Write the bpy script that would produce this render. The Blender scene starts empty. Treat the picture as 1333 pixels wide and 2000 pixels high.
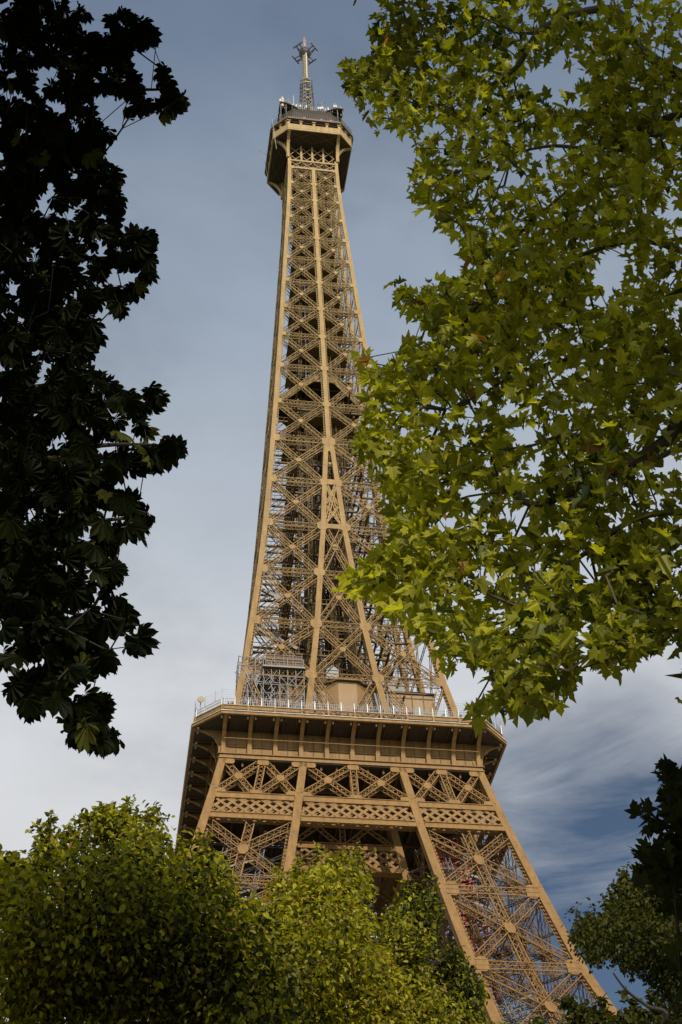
import bpy, math, random
import numpy as np
from mathutils import Matrix, Vector
random.seed(7)
RNG = np.random.default_rng(11)
sc = bpy.context.scene
COL = sc.collection

# ------------------------------------------------------------------ camera
CAM = np.array([-29.2, -177.3, 1.6])
YAW, PITCH, ROLL, FPX = 0.180515, 0.753888, -0.048676, 2973.7
W0, H0 = 1333.0, 2000.0
_f = np.array([math.sin(YAW)*math.cos(PITCH), math.cos(YAW)*math.cos(PITCH), math.sin(PITCH)])
_r = np.cross(_f, [0, 0, 1]); _r /= np.linalg.norm(_r); _u = np.cross(_r, _f)
CR = math.cos(ROLL)*_r + math.sin(ROLL)*_u
CU = -math.sin(ROLL)*_r + math.cos(ROLL)*_u
cam_d = bpy.data.cameras.new('camera'); cam = bpy.data.objects.new('camera', cam_d); COL.objects.link(cam)
cam_d.sensor_fit = 'VERTICAL'; cam_d.sensor_height = 36; cam_d.lens = FPX/H0*36
cam_d.clip_start = 0.1; cam_d.clip_end = 6000
cam.matrix_world = Matrix(((CR[0], CU[0], -_f[0], CAM[0]), (CR[1], CU[1], -_f[1], CAM[1]), (CR[2], CU[2], -_f[2], CAM[2]), (0, 0, 0, 1)))
sc.camera = cam

# ------------------------------------------------------------------ light, sky, exposure
SUN_EL, SUN_AZ = math.radians(31), math.radians(170)
S = np.array([math.cos(SUN_EL)*math.sin(SUN_AZ), math.cos(SUN_EL)*math.cos(SUN_AZ), math.sin(SUN_EL)])
sun_d = bpy.data.lights.new('sun', 'SUN'); sun = bpy.data.objects.new('sun', sun_d); COL.objects.link(sun)
sun_d.energy = 4.6; sun_d.angle = math.radians(0.5); sun_d.color = (1.0, 0.89, 0.70)
sun.rotation_euler = Vector(-S).to_track_quat('-Z', 'Y').to_euler(); sun.location = (0, -300, 300)
sc.view_settings.view_transform = 'Standard'; sc.view_settings.look = 'None'
sc.view_settings.exposure = -0.40; sc.view_settings.gamma = 1.0

w = bpy.data.worlds.new('World'); sc.world = w; w.use_nodes = True
nt = w.node_tree; nt.nodes.clear(); N = nt.nodes.new; L = nt.links.new
def nd(kind, **kw):
    n = N(kind)
    for k, v in kw.items(): setattr(n, k, v)
    return n
def vmath(op, a, b=None, use_clamp=False):
    n = nd('ShaderNodeMath', operation=op, use_clamp=use_clamp)
    for i, x in enumerate((a, b)):
        if x is None: continue
        if isinstance(x, (int, float)): n.inputs[i].default_value = x
        else: L(x, n.inputs[i])
    return n.outputs[0]
sky = nd('ShaderNodeTexSky', sky_type='NISHITA', sun_disc=False, sun_elevation=SUN_EL, sun_rotation=SUN_AZ)
sky.air_density = 1.0; sky.dust_density = 0.6; sky.ozone_density = 1.2
bg1 = nd('ShaderNodeBackground'); bg1.inputs[1].default_value = 0.085; L(sky.outputs[0], bg1.inputs[0])
tc = nd('ShaderNodeTexCoord')
sep = nd('ShaderNodeSeparateXYZ'); L(tc.outputs['Generated'], sep.inputs[0])
mp = nd('ShaderNodeMapping'); mp.inputs['Scale'].default_value = (1.0, 1.0, 2.2); mp.inputs['Location'].default_value = (3.1, 0.4, 1.7)
L(tc.outputs['Generated'], mp.inputs[0])
n1 = nd('ShaderNodeTexNoise'); n1.inputs['Scale'].default_value = 2.1; n1.inputs['Detail'].default_value = 9; n1.inputs['Roughness'].default_value = 0.55; n1.inputs['Distortion'].default_value = 0.5
L(mp.outputs[0], n1.inputs[0])
n2 = nd('ShaderNodeTexNoise'); n2.inputs['Scale'].default_value = 5.5; n2.inputs['Detail'].default_value = 10; n2.inputs['Roughness'].default_value = 0.6
L(mp.outputs[0], n2.inputs[0])
# a bank of cloud covers the sky but for one clear patch low in the north-east
def gap(az, el, sharp):
    v = (math.sin(math.radians(az))*math.cos(math.radians(el)), math.cos(math.radians(az))*math.cos(math.radians(el)), math.sin(math.radians(el)))
    d = nd('ShaderNodeVectorMath', operation='DOT_PRODUCT'); L(tc.outputs['Generated'], d.inputs[0]); d.inputs[1].default_value = v
    mr = nd('ShaderNodeMapRange', interpolation_type='SMOOTHSTEP'); mr.inputs[1].default_value = math.cos(math.radians(sharp)); mr.inputs[2].default_value = math.cos(math.radians(0.5))
    L(d.outputs['Value'], mr.inputs[0]); return mr.outputs[0]
g1 = gap(20.6, 28.2, 10.0); g2 = gap(28, 31, 8)
hole = vmath('MAXIMUM', g1, vmath('MULTIPLY', g2, 0.35))
cov = vmath('ADD', vmath('ADD', vmath('MULTIPLY', n1.outputs[0], 0.5), vmath('MULTIPLY', n2.outputs[0], 0.55)), 0.44)
mp3 = nd('ShaderNodeMapping'); mp3.inputs['Scale'].default_value = (1.5, 1.5, 6.0); mp3.inputs['Rotation'].default_value = (0.12, 0.1, 0.2); L(tc.outputs['Generated'], mp3.inputs[0])
n3 = nd('ShaderNodeTexNoise'); n3.inputs['Scale'].default_value = 3.2; n3.inputs['Detail'].default_value = 8; n3.inputs['Roughness'].default_value = 0.6; n3.inputs['Distortion'].default_value = 0.8; L(mp3.outputs[0], n3.inputs[0])
wisp = vmath('MULTIPLY', vmath('SUBTRACT', n3.outputs[0], 0.47), 1.2)
cov = vmath('SUBTRACT', cov, vmath('MULTIPLY', hole, vmath('SUBTRACT', 0.88, wisp)))
cr = nd('ShaderNodeValToRGB'); cr.color_ramp.elements[0].position = 0.16; cr.color_ramp.elements[1].position = 0.92
L(cov, cr.inputs[0])
# cloud brightness: thin bright cloud low down, thicker grey-blue cloud overhead
el_r = nd('ShaderNodeValToRGB'); E_ = el_r.color_ramp
pts = [(0.0, (0.60, 0.63, 0.70)), (0.45, (0.86, 0.87, 0.90)), (0.57, (0.84, 0.865, 0.905)), (0.66, (0.65, 0.71, 0.79)), (0.76, (0.43, 0.51, 0.625)), (0.86, (0.215, 0.285, 0.405)), (1.0, (0.15, 0.20, 0.30))]
E_.elements[0].position = pts[0][0]; E_.elements[0].color = (*pts[0][1], 1)
E_.elements[1].position = pts[-1][0]; E_.elements[1].color = (*pts[-1][1], 1)
for p_, c_ in pts[1:-1]:
    e_ = E_.elements.new(p_); e_.color = (*c_, 1)
L(vmath('ADD', sep.outputs[2], vmath('MULTIPLY', vmath('SUBTRACT', n1.outputs[0], 0.5), 0.16)), el_r.inputs[0])
var = nd('ShaderNodeMapRange'); var.inputs[1].default_value = 0.25; var.inputs[2].default_value = 0.75; var.inputs[3].default_value = 0.90; var.inputs[4].default_value = 1.10
L(n2.outputs[0], var.inputs[0])
# sunlit cloud banks on the sun's side of the sky (behind the camera) are brighter
gl = nd('ShaderNodeMapRange', interpolation_type='SMOOTHSTEP'); gl.inputs[1].default_value = 0.1; gl.inputs[2].default_value = -0.8; gl.inputs[3].default_value = 1.0; gl.inputs[4].default_value = 2.3; L(sep.outputs[1], gl.inputs[0])
mixc = nd('ShaderNodeVectorMath', operation='SCALE'); L(el_r.outputs[0], mixc.inputs[0]); L(vmath('MULTIPLY', var.outputs[0], gl.outputs[0]), mixc.inputs['Scale'])
bg2 = nd('ShaderNodeBackground'); bg2.inputs[1].default_value = 1.0; L(mixc.outputs[0], bg2.inputs[0])
mxs = nd('ShaderNodeMixShader'); L(cr.outputs[0], mxs.inputs[0]); L(bg1.outputs[0], mxs.inputs[1]); L(bg2.outputs[0], mxs.inputs[2])
wo = nd('ShaderNodeOutputWorld'); L(mxs.outputs[0], wo.inputs[0])

# ------------------------------------------------------------------ materials
def material(name, base, rough=0.6, metallic=0.0, noise=None, spec=0.4, extra=None):
    m = bpy.data.materials.new(name); m.use_nodes = True
    t = m.node_tree; b = t.nodes['Principled BSDF']
    b.inputs['Roughness'].default_value = rough; b.inputs['Metallic'].default_value = metallic
    b.inputs['Specular IOR Level'].default_value = spec
    b.inputs['Base Color'].default_value = (*base, 1)
    if noise:
        scale, amt = noise
        g = t.nodes.new('ShaderNodeTexCoord'); n = t.nodes.new('ShaderNodeTexNoise')
        n.inputs['Scale'].default_value = scale; n.inputs['Detail'].default_value = 6
        t.links.new(g.outputs['Object'], n.inputs[0])
        r = t.nodes.new('ShaderNodeMapRange'); r.inputs[1].default_value = 0.25; r.inputs[2].default_value = 0.75
        r.inputs[3].default_value = 1-amt; r.inputs[4].default_value = 1+amt
        t.links.new(n.outputs[0], r.inputs[0])
        s = t.nodes.new('ShaderNodeVectorMath'); s.operation = 'SCALE'; s.inputs[0].default_value = base
        t.links.new(r.outputs[0], s.inputs['Scale']); t.links.new(s.outputs[0], b.inputs['Base Color'])
    return m
def iron_material(name, k=1.0):
    # tower paint: three shades of brown, lighter with height, weather streaks and plate seams
    m = bpy.data.materials.new(name); m.use_nodes = True
    t = m.node_tree; b = t.nodes['Principled BSDF']; lk = t.links.new
    b.inputs['Roughness'].default_value = 0.55; b.inputs['Specular IOR Level'].default_value = 0.15
    g = t.nodes.new('ShaderNodeTexCoord'); s = t.nodes.new('ShaderNodeSeparateXYZ'); lk(g.outputs['Object'], s.inputs[0])
    mr = t.nodes.new('ShaderNodeMapRange'); mr.inputs[1].default_value = 60; mr.inputs[2].default_value = 270; lk(s.outputs[2], mr.inputs[0])
    r = t.nodes.new('ShaderNodeValToRGB'); lk(mr.outputs[0], r.inputs[0])
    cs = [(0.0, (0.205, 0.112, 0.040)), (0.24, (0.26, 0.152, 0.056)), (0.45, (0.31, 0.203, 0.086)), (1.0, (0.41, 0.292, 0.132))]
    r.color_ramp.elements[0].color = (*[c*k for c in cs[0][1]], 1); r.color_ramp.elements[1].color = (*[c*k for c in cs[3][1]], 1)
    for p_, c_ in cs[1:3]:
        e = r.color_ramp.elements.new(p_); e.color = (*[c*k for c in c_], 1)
    mp_ = t.nodes.new('ShaderNodeMapping'); mp_.inputs['Scale'].default_value = (1.6, 1.6, 0.28); lk(g.outputs['Object'], mp_.inputs[0])
    n = t.nodes.new('ShaderNodeTexNoise'); n.inputs['Scale'].default_value = 1.1; n.inputs['Detail'].default_value = 8; n.inputs['Roughness'].default_value = 0.65; lk(mp_.outputs[0], n.inputs[0])
    v = t.nodes.new('ShaderNodeMapRange'); v.inputs[1].default_value = 0.3; v.inputs[2].default_value = 0.7; v.inputs[3].default_value = 0.70; v.inputs[4].default_value = 1.14; lk(n.outputs[0], v.inputs[0])
    fr = t.nodes.new('ShaderNodeMath'); fr.operation = 'FRACT'
    dv = t.nodes.new('ShaderNodeMath'); dv.operation = 'DIVIDE'; lk(s.outputs[2], dv.inputs[0]); dv.inputs[1].default_value = 2.35; lk(dv.outputs[0], fr.inputs[0])
    lt = t.nodes.new('ShaderNodeMath'); lt.operation = 'LESS_THAN'; lk(fr.outputs[0], lt.inputs[0]); lt.inputs[1].default_value = 0.03
    sm = t.nodes.new('ShaderNodeMapRange'); sm.inputs[3].default_value = 1.0; sm.inputs[4].default_value = 0.72; lk(lt.outputs[0], sm.inputs[0])
    mu = t.nodes.new('ShaderNodeMath'); mu.operation = 'MULTIPLY'; lk(v.outputs[0], mu.inputs[0]); lk(sm.outputs[0], mu.inputs[1])
    sv = t.nodes.new('ShaderNodeVectorMath'); sv.operation = 'SCALE'; lk(r.outputs[0], sv.inputs[0]); lk(mu.outputs[0], sv.inputs['Scale']); lk(sv.outputs[0], b.inputs['Base Color'])
    return m
M_IRON = iron_material('tower_paint')
M_IRON_SHADED = iron_material('tower_paint_shaded', 0.5)  # same tower paint darkened; the interior's shade is put into its colour
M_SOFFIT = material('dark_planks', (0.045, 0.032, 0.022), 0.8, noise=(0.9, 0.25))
M_GREY = material('grey_steel', (0.24, 0.24, 0.25), 0.55, 0.1, noise=(0.8, 0.2))
M_DGREY = material('dark_steel', (0.12, 0.11, 0.11), 0.5, 0.2, noise=(0.5, 0.25))
M_WHITE = material('white_paint', (0.55, 0.55, 0.54), 0.45, noise=(0.6, 0.1))
M_RED = material('red_lift_paint', (0.26, 0.045, 0.02), 0.5, noise=(0.6, 0.25))
M_MAST = material('mast_cover', (0.32, 0.25, 0.13), 0.5, noise=(0.7, 0.15))
M_WALL = material('pavilion_wall', (0.27, 0.165, 0.07), 0.6, noise=(0.35, 0.12))
M_ROOF = material('pavilion_roof', (0.15, 0.10, 0.06), 0.6, noise=(0.6, 0.2))
M_WIN = material('window_glass', (0.02, 0.022, 0.025), 0.35, spec=0.25)
M_WOOD = material('hoarding_boards', (0.15, 0.09, 0.05), 0.75, noise=(1.2, 0.25))
M_NET = material('fascia_edge', (0.47, 0.40, 0.30), 0.6, noise=(1.0, 0.35))
M_PINK = material('radome', (0.55, 0.42, 0.36), 0.5, noise=(0.9, 0.1))

# ------------------------------------------------------------------ mesh helpers
BOXF = np.array([(0, 1, 3, 2), (4, 6, 7, 5), (0, 4, 5, 1), (2, 3, 7, 6), (0, 2, 6, 4), (1, 5, 7, 3)])
CRN = np.array([(i, j, k) for i in (-1, 1) for j in (-1, 1) for k in (-1, 1)], float)
class MB:
    def __init__(s): s.v = []; s.f = []; s.n = 0; s.bl = []; s.poly = []
    def quads(s, v, f):
        v = np.asarray(v, float).reshape(-1, 3); s.v.append(v); s.f.append(np.asarray(f)+s.n); s.n += len(v)
    def box(s, lo, hi):
        lo = np.asarray(lo, float); hi = np.asarray(hi, float)
        s.quads((lo+hi)/2+CRN*(hi-lo)/2, BOXF)
    def beam(s, p, q, w_, h_, nrm=(0, 0, 1)): s.bl.append((*p, *q, w_, h_, *nrm))
    def ngon(s, verts):
        s.poly.append(np.asarray(verts, float))
    def prism(s, poly, axis_vec):
        # closed polygon (k,3) extruded along axis_vec
        a = np.asarray(poly, float); b = a+np.asarray(axis_vec, float); k = len(a)
        s.ngon(a[::-1]); s.ngon(b)
        s.quads(np.vstack([a, b]), [(i, (i+1) % k, k+(i+1) % k, k+i) for i in range(k)])
    def loft(s, rings, cap=True):
        r = np.asarray(rings, float); m, k, _ = r.shape
        f = [(i*k+j, i*k+(j+1) % k, (i+1)*k+(j+1) % k, (i+1)*k+j) for i in range(m-1) for j in range(k)]
        s.quads(r.reshape(-1, 3), f)
        if cap: s.ngon(r[0][::-1]); s.ngon(r[-1])
    def tube(s, pts, rad, k=8):
        pts = np.asarray(pts, float); rad = np.broadcast_to(rad, (len(pts),))
        t = np.gradient(pts, axis=0); t /= np.linalg.norm(t, axis=1, keepdims=True)+1e-9
        ref = np.array([0.3, 0.2, 0.93]) if abs(t[:, 2]).mean() < 0.9 else np.array([1., 0.1, 0])
        a = np.cross(t, ref); a /= np.linalg.norm(a, axis=1, keepdims=True)+1e-9; b = np.cross(t, a)
        an = np.linspace(0, 2*np.pi, k, endpoint=False)
        r = pts[:, None]+rad[:, None, None]*(np.cos(an)[None, :, None]*a[:, None]+np.sin(an)[None, :, None]*b[:, None])
        s.loft(r)
    def flush(s):
        if not s.bl: return
        B = np.array(s.bl); s.bl = []
        p, q, w_, h_, n = B[:, :3], B[:, 3:6], B[:, 6], B[:, 7], B[:, 8:11]
        d = q-p; ln = np.linalg.norm(d, axis=1, keepdims=True)+1e-9; d = d/ln
        sd = np.cross(d, n); l2 = np.linalg.norm(sd, axis=1, keepdims=True)
        alt = np.cross(d, [0.31, 0.77, 0.2]); sd = np.where(l2 < 1e-3, alt, sd); sd /= np.linalg.norm(sd, axis=1, keepdims=True)
        up = np.cross(sd, d)
        c = (p+q)/2+up*RNG.uniform(-.008, .008, (len(B), 1))
        w2 = (w_/2*RNG.uniform(.985, 1.015, len(B)))[:, None, None]; h2 = (h_/2*RNG.uniform(.985, 1.015, len(B)))[:, None, None]
        v = c[:, None]+CRN[None, :, :1]*(ln/2)[:, None]*d[:, None]+CRN[None, :, 1:2]*w2*sd[:, None]+CRN[None, :, 2:]*h2*up[:, None]
        f = (BOXF[None]+8*np.arange(len(B))[:, None, None]).reshape(-1, 4)
        s.quads(v.reshape(-1, 3), f)
    def build(s, name, mat, parent=None, rot=0, origin=(0, 0, 0)):
        s.flush()
        V = list(s.v); fl = [np.asarray(x).reshape(-1, 4) for x in s.f]
        lens = []; loops = []
        if fl:
            q = np.vstack(fl); loops.append(q.ravel()); lens.append(np.full(len(q), 4))
        n = s.n
        for pg in s.poly:
            V.append(pg); loops.append(np.arange(n, n+len(pg))); lens.append([len(pg)]); n += len(pg)
        return mesh_obj(name, np.vstack(V), np.concatenate(loops), np.concatenate(lens), mat, parent, rot, origin)
def mesh_obj(name, V, loops, lens, mat, parent=None, rot=0, origin=(0, 0, 0), tint=None, smooth=False):
    me = bpy.data.meshes.new(name); V = np.asarray(V, float)-np.asarray(origin, float)
    if rot:
        c, s_ = math.cos(rot), math.sin(rot); V = V@np.array([[c, s_, 0], [-s_, c, 0], [0, 0, 1]])
    me.vertices.add(len(V)); me.vertices.foreach_set('co', V.astype(np.float32).ravel())
    me.loops.add(len(loops)); me.loops.foreach_set('vertex_index', loops.astype(np.int32))
    lens = np.asarray(lens); me.polygons.add(len(lens))
    st = np.concatenate([[0], np.cumsum(lens)[:-1]])
    me.polygons.foreach_set('loop_start', st.astype(np.int32))
    if tint is not None:
        a = me.attributes.new('tint', 'FLOAT', 'FACE'); a.data.foreach_set('value', tint.astype(np.float32))
    me.update(calc_edges=True)
    me.polygons.foreach_set('use_smooth', np.full(len(lens), bool(smooth)))
    if isinstance(mat, (list, tuple)):
        for m in mat: me.materials.append(m)
    else: me.materials.append(mat)
    o = bpy.data.objects.new(name, me); COL.objects.link(o); o.location = origin
    if parent is not None:
        o.parent = parent
        o.location = Vector(origin)
    return o
def empty(name, loc=(0, 0, 0), parent=None):
    o = bpy.data.objects.new(name, None); COL.objects.link(o); o.location = loc; o.parent = parent; return o
def tag(o, label=None, cat=None, group=None, kind=None):
    if label: o['label'] = label
    if cat: o['category'] = cat
    if group: o['group'] = group
    if kind: o['kind'] = kind
    return o
def at(px, py, dist):
    d = _f+CR*(px-W0/2)/FPX-CU*(py-H0/2)/FPX
    return CAM+d/np.linalg.norm(d)*dist
def lerp(a, b, t): return a+(b-a)*t

# ------------------------------------------------------------------ ground
g = MB(); g.ngon([(-3000, -3000, 0), (3000, -3000, 0), (3000, 3000, 0), (-3000, 3000, 0)])
def ground_mat():
    m = material('lawn', (0.05, 0.07, 0.025), 0.9); t = m.node_tree; b = t.nodes['Principled BSDF']
    gc = t.nodes.new('ShaderNodeTexCoord'); n = t.nodes.new('ShaderNodeTexNoise'); n.inputs['Scale'].default_value = 0.08; n.inputs['Detail'].default_value = 12
    t.links.new(gc.outputs['Object'], n.inputs[0]); r = t.nodes.new('ShaderNodeValToRGB')
    r.color_ramp.elements[0].color = (0.035, 0.055, 0.016, 1); r.color_ramp.elements[1].color = (0.09, 0.10, 0.045, 1); r.color_ramp.elements[0].position = 0.35; r.color_ramp.elements[1].position = 0.65
    t.links.new(n.outputs[0], r.inputs[0]); t.links.new(r.outputs[0], b.inputs['Base Color']); return m
tag(g.build('ground', ground_mat()), kind='structure')
M_GRAVEL = material('park_gravel', (0.33, 0.29, 0.23), 0.9, noise=(0.8, 0.15))
pth = MB(); pth.box((-34.5, -260, -0.2), (-24, -95, 0.02)); tag(pth.build('path', M_GRAVEL), kind='structure')
pl = MB(); pl.box((-120, -150, -0.2), (120, 110, 0.03)); tag(pl.build('square', material('stone_paving', (0.56, 0.51, 0.43), 0.85, noise=(0.6, 0.12))), kind='structure')

# ------------------------------------------------------------------ tower
ZH = np.array([0, 30, 57.6, 69, 80.19, 91, 100.44, 104.64, 110.6, 116, 126.7, 136.62, 147.31, 157.44, 167.42, 177.33, 186.73, 196.3, 205.25, 213.37, 221.38, 228.76, 235.73, 242.41, 248.72, 254.41, 259.79, 264])
HH = np.array([62.5, 43.5, 32.0, 27.95, 24.25, 21.5, 19.26, 18.28, 17.0, 15.95, 14.1, 12.9, 11.68, 10.75, 10.02, 9.36, 8.77, 8.22, 7.70, 7.27, 6.84, 6.45, 6.10, 5.74, 5.42, 5.20, 5.08, 5.05])
ZG = np.array([0, 30, 57.6, 69, 80.19, 91, 100.44, 104.64, 110.6, 116, 126.7, 136.62, 147.31, 157.44, 167.42, 177.33])
GG = np.array([37.5, 23, 15.2, 13.0, 11.09, 9.25, 7.72, 7.15, 6.3, 5.75, 4.45, 3.35, 2.45, 1.6, 1.02, 0.40])
def h(z): return np.interp(z, ZH, HH)
def gg(z): return np.interp(z, ZG, GG)
def cw(z): return np.interp(z, [60, 80, 100, 115, 126, 160, 200, 260], [1.25, 1.15, 1.02, 0.92, 0.82, 0.76, 0.72, 0.66])

tower = tag(empty('lattice_tower'), 'tall tan wrought iron lattice tower with three platforms and antenna mast on top', 'tower')

def member(mb, p, q, n, width, depth, fl=0.16, lc=0.075, pitch=0.85, planes=2, xl=False):
    # lattice girder from p to q; n = outward normal of its front plane
    p = np.asarray(p, float); q = np.asarray(q, float); n = np.asarray(n, float); n = n/np.linalg.norm(n)
    d = q-p; ln = np.linalg.norm(d); d = d/ln; sd = np.cross(d, n); sd /= np.linalg.norm(sd)
    for k in range(planes):
        o = -n*(depth*k if planes > 1 else 0)
        for s_ in (-1, 1):
            e = sd*s_*(width-fl)/2
            mb.beam(p+o+e, q+o+e, fl, 0.09, n)
        m = max(2, int(round(ln/pitch))); ts = np.linspace(0, 1, m+1)
        for i in range(m):
            s_ = 1 if i % 2 else -1
            a = p+d*ln*ts[i]+o+sd*s_*(width-fl)/2-n*0.03; b = p+d*ln*ts[i+1]+o-sd*s_*(width-fl)/2-n*0.03
            mb.beam(a, b, lc, 0.05, n)
            if xl: mb.beam(p+d*ln*ts[i]+o-sd*s_*(width-fl)/2-n*0.06, p+d*ln*ts[i+1]+o+sd*s_*(width-fl)/2-n*0.06, lc, 0.05, n)
    if planes > 1:
        m = max(2, int(round(ln/(pitch*1.6)))); ts = np.linspace(0.02, .98, m+1)
        for s_ in (-1, 1):
            e = sd*s_*(width-fl)/2
            for i in range(m):
                a, b = (0, 1) if i % 2 else (1, 0)
                mb.beam(p+d*ln*ts[i]+e-n*depth*a, p+d*ln*ts[i+1]+e-n*depth*b, lc, 0.05, sd)

def face_pt(u, z, off=0.0, inner=False):
    # point on the front face (before rotation): u across, off = inset behind the outer surface
    return np.array([u, -(gg(z) if inner else h(z))+(off if not inner else -off), z])
def plate(mb, u, z, wd, ht, off=-0.02, th=0.05, chamf=0.25, slope=True, inner=False):
    # chamfered gusset plate lying on the face
    wd *= .74; ht *= .8; c = chamf*min(wd, ht); pts = [(-wd/2+c, -ht/2), (wd/2-c, -ht/2), (wd/2, -ht/2+c), (wd/2, ht/2-c), (wd/2-c, ht/2), (-wd/2+c, ht/2), (-wd/2, ht/2-c), (-wd/2, -ht/2+c)]
    P_ = [face_pt(u+a, z+b, off, inner) for a, b in pts]
    mb.prism(P_, (0, th, 0))
def ringbox(x0, x1, y0, y1, z): return [(x0, y0, z), (x1, y0, z), (x1, y1, z), (x0, y1, z)]
def serrate(mb, ufun, z0, z1, off, side, step=0.62):
    # lattice edge of a box chord: short battens standing out of its inner edge
    for z in np.arange(z0, z1, step):
        u = ufun(z); a = face_pt(u, z, off); b = face_pt(u+side*0.24, z+0.16, off)
        mb.beam(a, b, 0.12, 0.05, (0, -1, 0))
    zs = np.linspace(z0, z1, 6)
    for a, b in zip(zs[:-1], zs[1:]): mb.beam(face_pt(ufun(a)+side*0.22, a, off+0.3), face_pt(ufun(b)+side*0.22, b, off+0.3), 0.1, 0.1, (0, -1, 0))

NODES = [126.7, 136.62, 147.31, 157.44, 167.42, 177.33, 186.73, 196.3, 205.25, 213.37, 221.38, 228.76, 235.73, 242.41, 248.72, 254.41, 259.79]
SIDES = [0, math.pi/2, math.pi, -math.pi/2]     # front (camera side), right, back, left
DET = [1.0, 1.5, 2.2, 1.1]                       # lattice pitch factor of each side

# ---- upper shaft above the merge, chords
def corner_chord(mb, sx, sy, zs):
    r = []
    for z in zs:
        H, c = h(z), cw(z); xs = sorted((sx*H, sx*(H-c))); ys = sorted((sy*H, sy*(H-c)))
        r.append(ringbox(*xs, *ys, z))
    mb.loft(r)
shaft = MB()
zs_up = [177.33]+[z for z in NODES if z > 177.4]+[263.3]
for sx in (-1, 1):
    for sy in (-1, 1): corner_chord(shaft, sx, sy, zs_up)
shaft_o = shaft.build('upper_shaft', M_IRON, tower)
for k, a in enumerate(SIDES):
    cc = MB(); r = []
    for z in [177.2]+[z for z in NODES if z > 177.4]:
        H, c = h(z), cw(z); r.append(ringbox(-c/2, c/2, -H, -H+c, z))
    cc.loft(r)
    for i in range(5, 16):
        z0, z1 = NODES[i]+1.2, NODES[i+1]-1.2
        if k in (0, 3):
            for s_ in (-1, 1):
                serrate(cc, lambda z, s_=s_: s_*cw(z)/2, z0, z1, 0.12, s_)
                serrate(cc, lambda z, s_=s_: s_*(h(z)-cw(z)), z0, z1, 0.12, -s_)
    cc.build('middle_chord', M_IRON, shaft_o, a)
# ---- cross bracing of the shaft
def xpanel(mb, ua0, ub0, z0, ua1, ub1, z1, wd, dp, pitch, inner=False, planes=2, fl=0.16, lc=0.075, xl=False):
    n = np.array([0, -1, 0.0])
    o = 0.12
    A = face_pt(ua0, z0, o, inner); B = face_pt(ub0, z0, o, inner); C_ = face_pt(ua1, z1, o, inner); D_ = face_pt(ub1, z1, o, inner)
    t = (D_+C_-A-B); nn = np.cross(t, (B-A)); nn = nn/np.linalg.norm(nn)
    if nn[1] > 0: nn = -nn
    if inner: nn = -nn
    member(mb, A, D_, nn, wd, dp, fl, lc, pitch, planes, xl)
    member(mb, B-nn*0.1, C_-nn*0.1, nn, wd, dp, fl, lc, pitch, planes, xl)
def hgird(mb, ua, ub, z, ht, dp, pitch, inner=False, planes=2, fl=0.075, lc=0.04):
    n = np.array([0, -1 if not inner else 1, 0.0])
    member(mb, face_pt(ua, z, 0.14, inner), face_pt(ub, z, 0.14, inner), n, ht, dp, fl, lc, pitch, planes, True)
for k, a in enumerate(SIDES):
    for i in range(5, 16):
        z0, z1 = NODES[i], NODES[i+1]; sc_ = np.interp(z0, [177, 255], [1.0, 0.8])
        b = MB()
        for s_ in (-1, 1):
            f0 = lambda z: s_*(cw(z)/2+0.1); f1 = lambda z: s_*(h(z)-cw(z)-0.1)
            xpanel(b, f0(z0), f1(z0), z0+0.35, f0(z1), f1(z1), z1-0.35, 0.86*sc_, 0.62, 0.74*DET[k], planes=2 if k in (0, 3) else 1, fl=0.085*sc_, lc=0.038)
            um = s_*(h((z0+z1)/2)-0.3)/2
            plate(b, um, (z0+z1)/2, 1.0*sc_, 1.0*sc_, off=0.06, th=0.05)
        b.build('cross_bracing', M_IRON, shaft_o, a)
        g_ = MB()
        for s_ in (-1, 1):
            hgird(g_, s_*cw(z1)/2, s_*(h(z1)-cw(z1)), z1, 0.85*sc_, 0.7, 0.6*DET[k], planes=2 if k in (0, 3) else 1)
            plate(g_, s_*(h(z1)-cw(z1)-0.18), z1, 1.2*sc_, 1.5*sc_)
            for dz in (-0.3, 0.3): g_.beam(face_pt(s_*(h(z1)-1.6), z1+dz*sc_, -0.04), face_pt(s_*(h(z1)-2.0*cw(z1)-0.1), z1+dz*sc_, -0.04), 0.07, 0.05, (0, -1, 0))
        plate(g_, 0, z1, 1.9*sc_, 1.6*sc_)
        g_.build('strut', M_IRON, shaft_o, a)
# ---- horizontal diaphragms, inside
for i in range(5, 17):
    z = NODES[i]; H = h(z)-0.6; d = MB()
    for (p, q) in (((-H, 0), (0, H)), ((0, H), (H, 0)), ((H, 0), (0, -H)), ((0, -H), (-H, 0)), ((-H, 0), (H, 0)), ((0, -H), (0, H))):
        member(d, (*p, z-0.2), (*q, z-0.2), (0, 0, -1), 0.7, 0.5, 0.12, 0.07, 0.9, 1)
    if z > 182: d.box((-H*.72, -H*.72, z-.05), (H*.72, H*.72, z+.03))
    d.build('diaphragm', M_IRON_SHADED, shaft_o)

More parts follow.
